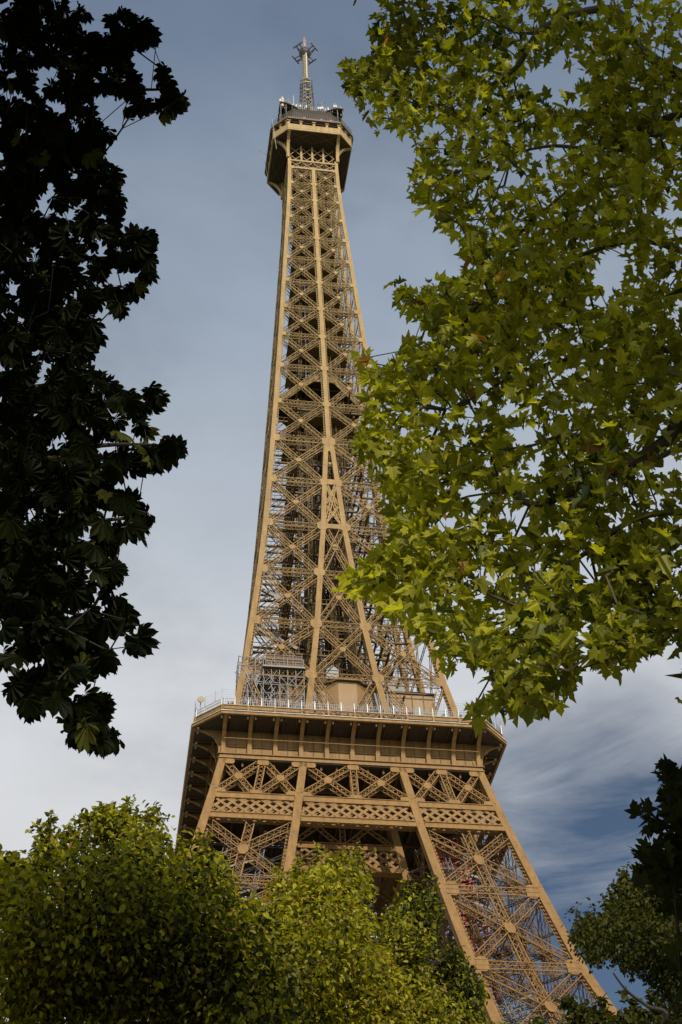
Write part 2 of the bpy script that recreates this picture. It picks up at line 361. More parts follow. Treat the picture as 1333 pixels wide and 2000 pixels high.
# ---- four piers between the ground and the merge
pier_z = [0, 14, 28, 42, 57.6, 69.2, 80.19, 91.0, 100.44, 104.64, 110.6, 116, 126.7, 136.62, 147.31, 157.44, 167.42, 177.33]
piers = []
def local_pier(sx, sy):
    b = MB()
    for ax, ay in ((1, 1), (0, 1), (1, 0), (0, 0)):
        r = []
        for z in pier_z:
            H, G, c = h(z), gg(z), cw(z)
            if ax: xs = sorted((sx*H, sx*(H-c)))
            else: xs = sorted((sx*(G-c/2), sx*(G+c/2)))
            if ay: ys = sorted((sy*H, sy*(H-c)))
            else: ys = sorted((sy*(G-c/2), sy*(G+c/2)))
            if z > 160 and not ax and not ay: continue
            r.append(ringbox(*xs, *ys, z))
        b.loft(r)
    bz = MB(); bz.box((min(sx*35, sx*65), min(sy*35, sy*65), -0.5), (max(sx*35, sx*65), max(sy*35, sy*65), 1.8))
    o = b.build('pier', M_IRON, tower)
    bz.build('footing', material('masonry', (0.33, 0.30, 0.25), 0.85, noise=(0.5, 0.2)) if 'masonry' not in bpy.data.materials else bpy.data.materials['masonry'], o)
    return o
for sx in (-1, 1):
    for sy in (-1, 1): piers.append((sx, sy, local_pier(sx, sy)))
def rotpier(k, s_):
    # pier holding the half s_ of face k (face 0 front: sy=-1)
    x, y = s_, -1
    c, sn = int(round(math.cos(SIDES[k]))), int(round(math.sin(SIDES[k])))
    X, Y = c*x-sn*y, sn*x+c*y
    for sx, sy, o in piers:
        if sx == X and sy == Y: return o
low = [57.6, 69.2, 80.19, 91.0, 100.44]
for k, a in enumerate(SIDES):
    front = k in (0, 3)
    for s_ in (-1, 1):
        po = rotpier(k, s_)
        # upper piers 116-177
        ups = [109.0]+NODES[:6]
        for i in range(6):
            z0, z1 = ups[i], ups[i+1]
            if i == 0: z0c = 116.2
            b = MB()
            f0 = lambda z: s_*(gg(z)+cw(z)/2+0.05); f1 = lambda z: s_*(h(z)-cw(z)-0.05)
            if i == 0:
                n = np.array([0, -1, 0.1]); zm = 117.2
                um = s_*(gg(zm)+h(zm)-.4)/2
                for ff in (f0, f1): member(b, face_pt(um, zm, 0.15), face_pt(ff(z1), z1-0.6, 0.15+0.1*(ff is f0)), n, 0.95, 0.65, 0.105, 0.045, 0.78*DET[k], 2 if front else 1)
            else:
                xpanel(b, f0(z0), f1(z0), z0+0.5, f0(z1), f1(z1), z1-0.5, 0.95, 0.65, 0.78*DET[k], planes=2 if front else 1, fl=0.105, lc=0.045)
                zm = (z0+z1)/2; plate(b, s_*(gg(zm)+h(zm)-0.4)/2, zm, 1.1, 1.1, off=0.06)
            b.build('cross_bracing', M_IRON, po, a)
            st = MB()
            hgird(st, s_*(gg(z1)+cw(z1)/2), s_*(h(z1)-cw(z1)), z1, 0.95, 0.75, 0.65*DET[k], planes=2 if front else 1)
            plate(st, s_*(h(z1)-cw(z1)-0.15), z1, 1.6, 2.0); plate(st, s_*(gg(z1)+0.15), z1, 2.2 if i < 4 else 1.4, 2.1)
            for dz in (-0.4, 0, 0.4):
                st.beam(face_pt(s_*(h(z1)-1.5), z1+dz, -0.04), face_pt(s_*(h(z1)-2.4), z1+dz, -0.04), 0.07, 0.05, (0, -1, 0))
            st.build('strut', M_IRON, po, a)
            if front:
                sb = MB()
                serrate(sb, lambda z: s_*(h(z)-cw(z)), max(z0, 117)+1.4, z1-1.4, 0.12, -s_)
                sb.build('lacing', M_IRON, po, a)
            # inner face
            b = MB(); wI = 0.8
            if i < 5:
                fi0 = lambda z: s_*(gg(z)+0.4); fi1 = lambda z: s_*(h(z)-cw(z))
                za = max(z0, 116.5)
                xpanel(b, fi0(za), fi1(za), za, fi0(z1), fi1(z1), z1, wI, 0.5, 1.2, inner=True, planes=1, fl=0.16, lc=0.08)
                hgird(b, fi0(z1), fi1(z1), z1, 0.7, 0.5, 1.0, inner=True, planes=1)
                b.build('inner_bracing', M_IRON_SHADED, po, a)
        # lower piers: big X with a post up the middle
        for i in range(4):
            z0, z1 = low[i], low[i+1]
            if k == 2 and i < 2: continue
            det = 0.95*DET[k]
            b = MB(); f0 = lambda z: s_*(gg(z)+cw(z)/2+0.1); f1 = lambda z: s_*(h(z)-cw(z)-0.1); mid = lambda z: s_*(gg(z)+h(z)-cw(z)/2)/2
            tp = 0.5 if i < 3 else 0.35
            xpanel(b, f0(z0), f1(z0), z0+0.9, f0(z1), f1(z1), z1-0.7, 1.15, 0.9, det*1.1, planes=2, fl=0.105, lc=0.045, xl=True)
            member(b, face_pt(mid(z0), z0+0.4, 0.3), face_pt(mid(z1), z1-0.4, 0.3), (0, -1, 0.1), 1.1, 0.8, 0.12, 0.055, det*1.1, 2, True)
            zm = lerp(z0, z1, 0.49)
            P_ = [face_pt(mid(zm+dz)+dx, zm+dz, 0.02) for dx, dz in ((-.6, -.2), (-.35, -.7), (.25, -.75), (.6, -.3), (.6, .2), (.35, .7), (-.25, .75), (-.6, .3))]
            b.prism(P_, (0, .06, 0))
            b.build('cross_bracing', M_IRON, po, a)
            st = MB()
            if i > 0:
                hgird(st, f0(z0), f1(z0), z0, 1.0, 0.9, 0.9, planes=2, fl=0.10, lc=0.05)
            for ff, gw in ((f0, s_*0.4), (f1, -s_*0.4)):
                plate(st, ff(z0)+gw, z0, 2.0, 2.6); 
                for dz in (-.8, -0.1, .6): st.beam(face_pt(ff(z0)-gw, z0+dz, -0.06), face_pt(ff(z0)+gw*5, z0+dz, -0.06), 0.06, 0.05, (0, -1, 0))
            st.build('strut', M_IRON, po, a)
            sb = MB()
            serrate(sb, f1, z0+1.5, z1-1.5, 0.25, -s_, 0.55); sb.build('lacing', M_IRON, po, a)
            sb = MB(); serrate(sb, f0, z0+1.5, z1-1.5, 0.25, s_, 0.55); sb.build('lacing', M_IRON, po, a)
            # inner face of the pier
            b = MB(); fi0 = lambda z: s_*(gg(z)+0.5); fi1 = lambda z: s_*(h(z)-cw(z))
            xpanel(b, fi0(z0), fi1(z0), z0+.5, fi0(z1), fi1(z1), z1-.5, 1.1, 0.8, 1.1, inner=True, planes=1, fl=0.17, lc=0.09, xl=True)
            hgird(b, fi0(z0), fi1(z0), z0, 1.0, 0.8, 1.1, inner=True, planes=1)
            mi = lambda z: s_*(gg(z)+h(z))/2
            member(b, face_pt(mi(z0), z0, .2, True), face_pt(mi(z1), z1, .2, True), (0, 1, 0.1), 1.0, .6, .15, .08, 1.1, 1, True)
            b.build('inner_bracing', M_IRON_SHADED, po, a)
        # ground to first platform, plain
        b = MB()
        for z0, z1 in ((2, 14), (14, 28), (28, 42), (42, 57)):
            xpanel(b, s_*(gg(z0)+.6), s_*(h(z0)-1.2), z0, s_*(gg(z1)+.6), s_*(h(z1)-1.2), z1, 1.5, 1.0, 2.2, planes=1, fl=.3, lc=.14)
        b.build('cross_bracing', M_IRON, po, a)
# diagonals and stairs inside the lower piers: the web of slim bars seen through each pier
for sx, sy, po in piers:
    for i in range(4):
        z0, z1 = low[i], low[i+1]; b = MB()
        def c3(fx, fy, z): return np.array([sx*lerp(gg(z), h(z)-.5, fx), sy*lerp(gg(z), h(z)-.5, fy), z])
        for t in np.linspace(0, 1, 3):
            z = lerp(z0, z1, t)
            for p, q in (((0.05, 0.05), (0.95, 0.95)), ((0.05, 0.95), (0.95, 0.05)), ((.5, .02), (.5, .98)), ((.02, .5), (.98, .5)), ((.5, .02), (.98, .5)), ((.02, .5), (.5, .98))):
                member(b, c3(*p, z), c3(*q, z), (0, 0, -1), .55, .4, .09, .055, .8, 1)
        for fx, fy in ((.3, .3), (.7, .3), (.3, .7), (.7, .7), (.5, .5)):
            member(b, c3(fx, fy, z0), c3(fx, fy, z1), (0, -1, 0.2), .6, .5, .09, .06, .8, 2)
        for j in range(4):
            za, zb = lerp(z0, z1, j/4), lerp(z0, z1, (j+1)/4); x0, x1 = ((.25, .75) if j % 2 else (.75, .25))
            for dy in (.42, .58): b.beam(c3(x0, dy, za), c3(x1, dy, zb), .25, .06, (0, 1, 0))
            b.beam(c3(x0, .42, za+1), c3(x1, .42, zb+1), .06, .06, (0, 1, 0)); b.beam(c3(x0, .58, za+1), c3(x1, .58, zb+1), .06, .06, (0, 1, 0))
        b.build('stairway', M_DGREY if i % 2 else M_IRON_SHADED, po)
# ---- bracing between the inner chords, above the second platform
for k, a in enumerate(SIDES):
    for i in range(5):
        z0, z1 = ([109.0]+NODES)[i], NODES[i]
        b = MB(); u0 = gg(z0)-cw(z0)/2; u1 = gg(z1)-cw(z1)/2
        if i == 0:
            for s_ in (-1, 1): member(b, face_pt(0, 117.2, .15), face_pt(s_*u1, z1-.6, .15+.1*(s_ > 0)), (0, -1, .1), .95, .65, .105, .045, .78*DET[k], 2 if k in (0, 3) else 1)
        elif i < 4:
            xpanel(b, -u0, u0, z0+.5, -u1, u1, z1-.5, .9, .6, .78*DET[k], planes=2 if k in (0, 3) else 1, fl=.105, lc=.045)
            plate(b, 0, lerp(z0, z1, .5+.08*(u0-u1)/u0), 1.1, 1.1, off=.05)
        else:
            xpanel(b, -u0, u0, z0+.5, -u1, u1, z1-.5, .55, .5, .7, planes=1, fl=.16, lc=.09); plate(b, 0, 153.0, .9, 1.3, off=.05)
        if i < 4: hgird(b, -u1, u1, z1, .95, .75, .65*DET[k], planes=2 if k in (0, 3) else 1)
        b.build('middle_bracing', M_IRON, tower, a)
    b = MB()
    for z0, z1 in ((157.9, 162.4), (162.4, 167.0)):
        u0, u1 = gg(z0)-.35, gg(z1)-.35
        xpanel(b, -u0, u0, z0+.2, -u1, u1, z1-.2, .42, .4, .7, planes=1, fl=.17, lc=.09)
        plate(b, 0, (z0+z1)/2, .7, 1.1, off=.05)
    for zz, u_, hh in ((167.6, .9, 1.5), (157.5, 1.5, 1.2), (176.2, .5, 3.0), (172.0, .3, .6)): plate(b, 0, zz, 2*u_, hh, off=.02, chamf=.1)
    b.build('middle_bracing', M_IRON, tower, a)

# ---- girder belt under the second platform (outer faces, and the inner ring)
def belt_lattice(b, xa0, xb0, xa1, xb1, za, zb, yf, off, bw, stepm, th=.05):
    # criss-cross flat bars filling the trapezium xa0..xb0 at za to xa1..xb1 at zb
    hz = zb-za; n = int(round((xb0-xa0)/stepm)); 
    for i in range(-3, n+4):
        for dr in (-1, 1):
            p0 = lerp(xa0, xb0, (i+.5)/n); run = dr*hz*1.15
            tmin, tmax = 0., 1.
            ts = np.linspace(0, 1, 41); xs = p0-run/2+run*ts; ok = (xs >= xa0+(xa1-xa0)*ts) & (xs <= xb0+(xb1-xb0)*ts)
            if ok.sum() < 5: continue
            t0, t1 = ts[ok][0], ts[ok][-1]
            q0 = np.array([p0-run/2+run*t0, yf(za+hz*t0)+off+(.06 if dr > 0 else 0), za+hz*t0]); q1 = np.array([p0-run/2+run*t1, yf(za+hz*t1)+off+(.06 if dr > 0 else 0), za+hz*t1])
            b.beam(q0, q1, bw, th, (0, -1, 0))
ZB0, ZB1 = 100.44, 104.64
for k, a in enumerate(SIDES):
    b = MB(); yf = lambda z: -h(z)
    segs = [(-(h(ZB0)-cw(100)), -(gg(ZB0)+.55), -(h(ZB1)-cw(104)), -(gg(ZB1)+.55)), (-(gg(ZB0)-.55), gg(ZB0)-.55, -(gg(ZB1)-.55), gg(ZB1)-.55), (gg(ZB0)+.55, h(ZB0)-cw(100), gg(ZB1)+.55, h(ZB1)-cw(104))]
    for xa0, xb0, xa1, xb1 in segs:
        for zc, hh in ((ZB0+.42, .84), (ZB1-.42, .84)):
            e0 = lerp(xa0, xa1, (zc-ZB0)/4.2); e1 = lerp(xb0, xb1, (zc-ZB0)/4.2)
            b.beam((e0, -h(zc)+.0, zc), (e1, -h(zc)+.0, zc), hh, .10, (0, -1, 0.3))
            b.beam((e0, -h(zc)+1.1, zc), (e1, -h(zc)+1.1, zc), hh, .10, (0, -1, 0.3))
        for zc in (ZB0+.02, ZB0+.88, ZB1-.88, ZB1):
            t = (zc-ZB0)/4.2
            b.beam((lerp(xa0, xa1, t), -h(zc)-.06, zc), (lerp(xb0, xb1, t), -h(zc)-.06, zc), .07, .2, (0, -1, 0))
        for off in (.08, 1.05):
            belt_lattice(b, xa0, xb0, xa1, xb1, ZB0+.8, ZB1-.8, yf, off, .34 if off < .5 else .2, 1.45)
        nn_ = int((xb0-xa0)/1.0)
        for j in range(nn_):
            x0 = lerp(xa0, xb0, j/nn_); x1 = lerp(xa0, xb0, (j+1)/nn_)
            b.beam((x0, -h(ZB0)+.1, ZB0+.1), (x1, -h(ZB0)+1.0, ZB0+.1), .2, .05, (0, 0, 1)); b.beam((x1, -h(ZB0)+.1, ZB0+.06), (x0, -h(ZB0)+1.0, ZB0+.06), .2, .05, (0, 0, 1))
    b.build('belt_girder', M_IRON, tower, a)
    # crossed panels between the belt and the platform
    b = MB(); za, zb = ZB1+.1, 110.45
    for (xa0, xb0, xa1, xb1) in [(-(h(za)-cw(za)), -(gg(za)+.5), -(h(zb)-cw(zb)), -(gg(zb)+.5)), (-(gg(za)-.5), gg(za)-.5, -(gg(zb)-.5), gg(zb)-.5), (gg(za)+.5, h(za)-cw(za), gg(zb)+.5, h(zb)-cw(zb))]:
        m0, m1 = (xa0+xb0)/2, (xa1+xb1)/2
        member(b, (m0, -h(za)+.1, za), (m1, -h(zb)+.1, zb), (0, -1, .2), .9, .8, .125, .06, .75, 2, True)
        for (p0, q0, p1, q1) in ((xa0, m0-.5, xa1, m1-.5), (m0+.5, xb0, m1+.5, xb1)):
            n = np.array([0, -1, .28])
            for dy, (e, f_) in enumerate((((p0, q1)), ((q0, p1)))):
                member(b, (e, -h(za)+.1+.1*dy, za+.35), (f_, -h(zb)+.1+.1*dy, zb-.35), n, .9, .8, .125, .06, .68*DET[k], 2, True)
            zc = (za+zb)/2; plate(b, (p0+q0+p1+q1)/4, zc, 1.3, 1.3, off=.03)
        for xx, zz in ((xa0+.3, za+.2), (xb0-.3, za+.2), (m0, za+.15), (xa1+.3, zb-.4), (xb1-.3, zb-.4), (m1, zb-.4)): plate(b, xx, zz, 2.0, 1.1, off=.0)
    b.build('crossed_panel', M_IRON, tower, a)
    # inner ring girder
    b = MB(); G0, G1 = gg(ZB0), gg(ZB1)
    for zc in (ZB0+.42, ZB1-.42): b.beam((-gg(zc)+.4, -gg(zc)-.3, zc), (gg(zc)-.4, -gg(zc)-.3, zc), .84, .12, (0, -1, .3))
    b.beam((-G0+.4, -G0, ZB0), (G0-.4, -G0, ZB0), 1.2, .12, (0, 0, 1)); b.beam((-G1+.4, -G1, ZB1+.05), (G1-.4, -G1, ZB1+.05), 1.0, .1, (0, 0, 1))
    belt_lattice(b, -G0+.4, G0-.4, -G1+.4, G1-.4, ZB0+.8, ZB1-.8, lambda z: -gg(z), -.25, .36, 1.45)
    belt_lattice(b, -G0+.4, G0-.4, -G1+.4, G1-.4, ZB0+.8, ZB1-.8, lambda z: -gg(z), .45, .36, 1.45)
    for (e, f_) in ((-G1+.5, -.4), (-.4, -G1+.5), (.4, G1-.5), (G1-.5, .4)):
        member(b, (e, -gg(ZB1), ZB1), (f_*.9, -gg(110), 110.2), (0, -1, .2), .8, .6, .14, .07, .9, 1, True)
    member(b, (0, -gg(ZB1), ZB1), (0, -gg(110), 110.2), (0, -1, .2), .8, .6, .14, .07, .9, 1, True)
    b.build('inner_belt_girder', M_IRON, tower, a)

# ---- second platform
D2, C2, W2 = 20.48, 17.1, 16.6
def octo(d, c, z): return [(-c, -d, z), (c, -d, z), (d, -c, z), (d, c, z), (c, d, z), (-c, d, z), (-d, c, z), (-d, -c, z)]
deck = MB(); deck.loft([octo(D2-.35, C2-.1, 114.95), octo(D2-.35, C2-.1, 115.9)])
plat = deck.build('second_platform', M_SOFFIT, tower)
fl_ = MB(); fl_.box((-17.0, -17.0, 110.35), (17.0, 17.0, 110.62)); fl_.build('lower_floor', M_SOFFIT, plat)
jo = MB()
for x in np.arange(-16, 16.1, 2.0):
    jo.box((x-.12, -16.5, 109.7), (x+.12, 16.5, 110.33))
for y in (-12, -6, 0, 6, 12): jo.box((-16.5, y-.15, 109.3), (16.5, y+.15, 109.68))
jo.build('floor_joists', M_IRON_SHADED, plat)
wl = MB(); wl.loft([[(-W2, -W2, 110.7), (W2, -W2, 110.7), (W2, W2, 110.7), (-W2, W2, 110.7)], [(-W2, -W2, 114.9), (W2, -W2, 114.9), (W2, W2, 114.9), (-W2, W2, 114.9)]])
for k in range(4):
    pass
wl.build('box_wall', M_IRON, plat)
for k, a in enumerate(SIDES):
    c = MB(); c.box((-17.05, -17.15, 110.5), (17.05, -16.62, 110.64)); c.box((-16.95, -17.0, 110.66), (16.95, -16.62, 111.1)); c.box((-17.1, -17.2, 111.12), (17.1, -16.62, 111.2))
    c.build('cornice', M_IRON, plat, a)
    p = MB()
    for j in range(11):
        x = -16.5+3.3*j
        if j < 10: p.box((x+1.6, -16.66, 111.2), (x+1.68, -16.62, 114.8)); 
        p.box((x-1.65 if j else x, -16.72, 112.45), (x+1.65 if j < 10 else x, -16.63, 112.52))
    p.build('wall_seams', M_IRON_SHADED, plat, a)
    tr = MB(); tr.beam((-16.5, -17.75, 113.05), (16.5, -17.75, 113.05), .07, .07, (0, -1, 0)); tr.build('tie_rod', M_IRON, plat, a)
    for j in range(11):
        x = -16.5+3.3*j; b = MB()
        # profile in (y outward, z): pilaster below, quarter curve out to the lip
        prof = [(16.62, 111.2), (17.05, 111.2), (17.08, 112.4), (17.2, 113.0), (17.55, 113.6), (18.1, 114.15), (18.8, 114.55), (19.5, 114.78), (20.1, 114.9), (20.1, 114.94), (16.62, 114.94)]
        b.prism([(x-.05, -y, z) for y, z in prof], (.1, 0, 0))
        cur = prof[1:10]
        for (y0, z0), (y1, z1) in zip(cur[:-1], cur[1:]):
            b.beam((x, -y0-.02, z0-.02), (x, -y1-.02, z1-.02), .5 if z0 > 112.3 else .56, .05, (0, -1, 1))
        b.box((x-.28, -17.1, 111.2), (x+.28, -16.63, 112.38))
        b.build('bracket', M_IRON, plat, a)
        q = MB()
        for e in (-.5, .5): q.box((x+e-.11, -19.9, 114.72), (x+e+.11, -19.6, 114.94))
        q.build('corbel', M_NET, plat, a)
    # soffit beams
    sb = MB()
    for j in range(20):
        x = -16.5+1.65*j+.82; sb.box((x-.04, -20.0, 114.75), (x+.04, -16.65, 114.94))
    sb.build('soffit_ribs', M_IRON_SHADED, plat, a)
    # fascia in two steps along the side and the chamfer
    for (p0, p1, nm) in (((-C2, -D2), (C2, -D2), 0), ((C2, -D2), (D2, -C2), 1)):
        p0 = np.array(p0); p1 = np.array(p1); d = (p1-p0)/np.linalg.norm(p1-p0); n = np.array([d[1], -d[0]]); ln = np.linalg.norm(p1-p0)
        def P3(t, off, z): 
            v = p0+d*t+n*off; return np.array([v[0], v[1], z])
        nv = (n[0], n[1], 0)
        b = MB(); ext = .0
        b.beam(P3(-.05, -.1, 115.05), P3(ln+.05, -.1, 115.05), .40, .3, nv)
        b.build('lip', M_IRON, plat, a)
        e = MB(); e.beam(P3(0, -.05, 115.29), P3(ln, -.05, 115.29), .10, .42, nv); e.build('lip_edge', M_NET, plat, a)
        b = MB()
        bays = 10 if nm == 0 else 1; bl = ln/bays
        for j in range(bays+1):
            if j < bays+1: b.beam(P3(np.clip(j*bl, .12, ln-.12), -.33, 115.34), P3(np.clip(j*bl, .12, ln-.12), -.33, 116.45), .26, .16, nv)
        for j in range(bays):
            t0, t1 = j*bl+.12, (j+1)*bl-.12
            if nm == 0 and 3 <= j <= 6:
                b.beam(P3(t0, -.4, 115.40), P3(t1, -.4, 115.40), .12, .08, nv); b.beam(P3(t0, -.4, 116.32), P3(t1, -.4, 116.32), .12, .08, nv)
                m = 3
                for q in range(m):
                    a0, a1 = lerp(t0, t1, q/m), lerp(t0, t1, (q+1)/m)
                    b.beam(P3(a0, -.4, 115.45), P3(a1, -.4, 116.28), .09, .05, nv); b.beam(P3(a0, -.36, 116.28), P3(a1, -.36, 115.45), .09, .05, nv)
                    b.beam(P3(a1, -.42, 115.42), P3(a1, -.42, 116.3), .09, .05, nv)
            else:
                b.beam(P3(t0, -.42, 115.86), P3(t1, -.42, 115.86), 1.0, .08, nv)
        b.beam(P3(0, -.38, 116.42), P3(ln, -.38, 116.42), .10, .22, nv)
        b.build('fascia', M_IRON, plat, a)
        # railing: posts, pickets, rails
        b = MB(); npost = 20 if nm == 0 else 3
        for j in range(npost+1): b.beam(P3(ln*j/npost, -.45, 116.4), P3(ln*j/npost, -.45, 117.85), .13 if j % 2 else .09, .09, nv)
        b.build('railing_posts', M_WHITE, plat, a)
        b = MB()
        for t in np.arange(.1, ln, .24): b.beam(P3(t, -.45, 116.45), P3(t, -.45, 117.5), .045, .04, nv)
        for z in (116.6, 117.05, 117.5): b.beam(P3(0, -.45, z), P3(ln, -.45, z), .05, .05, nv)
        b.build('railing', M_GREY, plat, a)
        b = MB()
        for z in np.arange(117.7, 119.1, .35): b.beam(P3(0, -.3, z), P3(ln, -.3, z), .012, .012, nv)
        for t in np.arange(0, ln, 1.7): b.beam(P3(t, -.35, 117.4), P3(t, -.3, 119.1), .03, .03, nv)
        b.build('safety_wires', M_GREY, plat, a)

# ---- pavilions on the second platform
def pavilion(x0, x1, y0, y1, z0, z1, bay=None):
    b = MB()
    if bay:
        bx, bw, bd = bay
        poly = [(x0, y0), (bx-bw, y0), (bx-bw*.45, y0-bd), (bx+bw*.45, y0-bd), (bx+bw, y0), (x1, y0), (x1, y1), (x0, y1)]
    else: poly = [(x0, y0), (x1, y0), (x1, y1), (x0, y1)]
    b.loft([[(*p, z0) for p in poly], [(*p, z1) for p in poly]])
    o = b.build('pavilion', M_WALL, tower)
    r = MB(); cx, cy = (x0+x1)/2, (y0+y1)/2
    ex = [(cx+(p[0]-cx)*1.05, cy+(p[1]-cy)*1.12) for p in poly]; inn = [(cx+(p[0]-cx)*.55, cy+(p[1]-cy)*.2) for p in poly]
    r.loft([[(*p, z1+.01) for p in ex], [(*p, z1+.25) for p in ex], [(*p, z1+1.5) for p in inn]]); r.build('roof', M_ROOF, o)
    t = MB()
    for x in np.arange(x0+.8, x1-.5, 1.6):
        if bay and abs(x-bay[0]) < bay[1]+.3: continue
        t.box((x-.06, y0-.08, z0), (x+.06, y0-.01, z1-.1))
    t.box((x0, y0-.07, z1-.75), (x1 if not bay else bay[0]-bay[1], y0-.02, z1-.62))
    t.build('wall_battens', M_IRON_SHADED, o)
    wi = MB()
    for x in np.arange(x0+1.6, x1-1.2, 3.2):
        if bay and abs(x-bay[0]) < bay[1]+.6: continue
        wi.box((x-.55, y0-.05, z1-3.4), (x+.55, y0-.012, z1-2.0))
    if wi.n: wi.build('window', M_WIN, o)
    return o
pavilion(-9.2, 4.4, -12.5, -8.2, 115.9, 126.3, (.4, 2.8, 1.0))
pavilion(5.4, 12.6, -12.6, -8.6, 115.9, 125.4)
pavilion(-13.0, 13.0, 8.5, 13.0, 115.9, 119.8)
lr = MB(); lr.prism([(6.2, -11.9, 127.4), (8.9, -11.9, 127.4), (7.55, -11.9, 129.2)], (0, 3, 0)); lr.box((6.4, -11.8, 126.3), (8.7, -9.4, 127.42)); lr.build('roof_lantern', M_DGREY, tower)
wb = MB(); wb.box((-2.2, -12.2, 127.7), (-.5, -11.0, 129.0)); wb.prism([(-2.3, -12.3, 129.0), (-.4, -12.3, 129.0), (-1.35, -12.3, 129.9)], (0, 1.4, 0)); wb.build('air_unit', M_GREY, tower)
vp = MB()
for j in range(5):
    x = 4.2+.33*j; vp.tube([(4.9+.05*j, -14.6, 118.8), (x+.1, -14.4, 121.4), (x-.25+.1*j, -14.2, 124.0)], .15, 6)
vp.build('vent_pipes', M_GREY, tower)

# ---- lattice guides of the lifts and stair towers, packed in the core of the shaft
rc = np.random.default_rng(17)
for j in range(30):
    fx, fy = rc.uniform(-.62, .62), rc.uniform(-.6, .6); b = MB(); zt = 258 if j % 2 else 194; w_ = rc.uniform(.5, .95)
    zz = np.arange(116.5, zt, 14.0)
    pt = lambda z: np.array([fx*(h(z)-1.2)*(.75 if z < 180 else .85), fy*(h(z)-1.2), z])
    for z0, z1 in zip(zz[:-1], zz[1:]): member(b, pt(z0), pt(z1), (rc.uniform(-.4, .4), -1, .1), w_, .6, .11, .07, .9, 2)
    b.build('lift_guide', M_IRON_SHADED, tower)
# ---- lift shaft, stairs and rails inside the upper tower
for (x, y) in ((-2.3, -2.0), (2.3, -2.0), (-2.3, 2.0), (2.3, 2.0)):
    b = MB(); hw = .85
    for (dx, dy) in ((-hw, -hw), (hw, -hw), (hw, hw), (-hw, hw)): b.beam((x+dx, y+dy, 116), (x*.45+dx*.7, y*.45+dy*.7, 259), .22, .22, (0, -1, 0))
    for z in np.arange(117, 258, 2.2):
        t = (z-116)/143; cx, cy, w_ = lerp(x, x*.45, t), lerp(y, y*.45, t), hw*lerp(1, .7, t)
        b.beam((cx-w_, cy-w_, z), (cx+w_, cy-w_, z), .12, .12, (0, -1, 0)); b.beam((cx-w_, cy-w_, z), (cx-w_, cy+w_, z), .12, .12, (1, 0, 0)); b.beam((cx+w_, cy-w_, z), (cx+w_, cy+w_, z), .12, .12, (1, 0, 0))
        b.beam((cx-w_, cy-w_, z), (cx+w_, cy-w_, z+2.2), .09, .08, (0, -1, 0)); b.beam((cx-w_, cy-w_, z+2.2), (cx-w_, cy+w_, z), .09, .08, (1, 0, 0))
    b.build('lift_guide', M_DGREY if x < 0 else M_IRON_SHADED, tower)
b = MB()
for z in np.arange(117, 258, 3.0):
    H = min(h(z)-1.6, 7.0)*.6; c_ = 1 if int(z/3) % 2 else -1
    b.beam((-c_*H, -H*.4, z), (c_*H, -H*.4, z+3), .7, .08, (0, -.7, .7)); b.beam((-c_*H, -H*.4-.35, z+1), (c_*H, -H*.4-.35, z+4), .05, .05, (0, -1, 0))
    b.box((-H-.6, -H*.4-.5, z-.06), (-H+.5, -H*.4+.9, z+.02)); b.box((H-.5, -H*.4-.5, z-.06), (H+.6, -H*.4+.9, z+.02))
b.build('stairway', M_DGREY, tower)
b = MB()
for z in np.arange(119, 192, 3.38):
    H = h(z)-1.2
    for yy in (-H*.55, H*.5):
        b.beam((-H, yy, z), (H, yy, z), .28, .3, (0, -1, 0)); b.beam((-H, yy, z+1), (H, yy, z+1), .08, .08, (0, -1, 0))
        for x in np.arange(-H, H, 1.1): b.beam((x, yy, z), (x, yy, z+1), .06, .06, (0, -1, 0))
    for xx in (-H*.6, H*.6): b.beam((xx, -H, z+2), (xx, H, z+2), .24, .3, (1, 0, 0))
b.build('catwalk', M_IRON_SHADED, tower)
b = MB()
for z in np.arange(180, 258, 3.1):
    H = h(z)-1.3
    b.box((-H*.62, -H*.2, z), (H*.62, -H*.2+.5, z+.22)); b.box((-H*.62, H*.4, z+1.2), (H*.62, H*.4+.5, z+1.45))
    for x in np.linspace(-H*.6, H*.6, 5): b.beam((x, -H*.2, z), (x, H*.4, z+1.2), .14, .16, (0, 0, 1))
b.build('inner_landing', M_IRON_SHADED, tower)
for sx in (-1, 1):
    b = MB(); b.loft([ringbox(sx*1.9-1.2, sx*1.9+1.2, -1.3, 1.3, 196), ringbox(sx*1.5-1.0, sx*1.5+1.0, -1.2, 1.2, 262)]); b.build('lift_enclosure', M_SOFFIT, tower)
# sheave wheels and cable gear behind the left pier
for (z, x) in ((124, -9.6), (131, -9.0), (138.5, -8.6), (146, -8.0)):
    b = MB(); b.tube([(x, -7.0, z), (x, -6.4, z)], .75, 12); b.beam((x-3.2, -6.7, z+1.8), (x+3.2, -6.7, z-1.8), .5, .4, (0, -1, 0)); b.build('cable_gear', M_DGREY, tower)

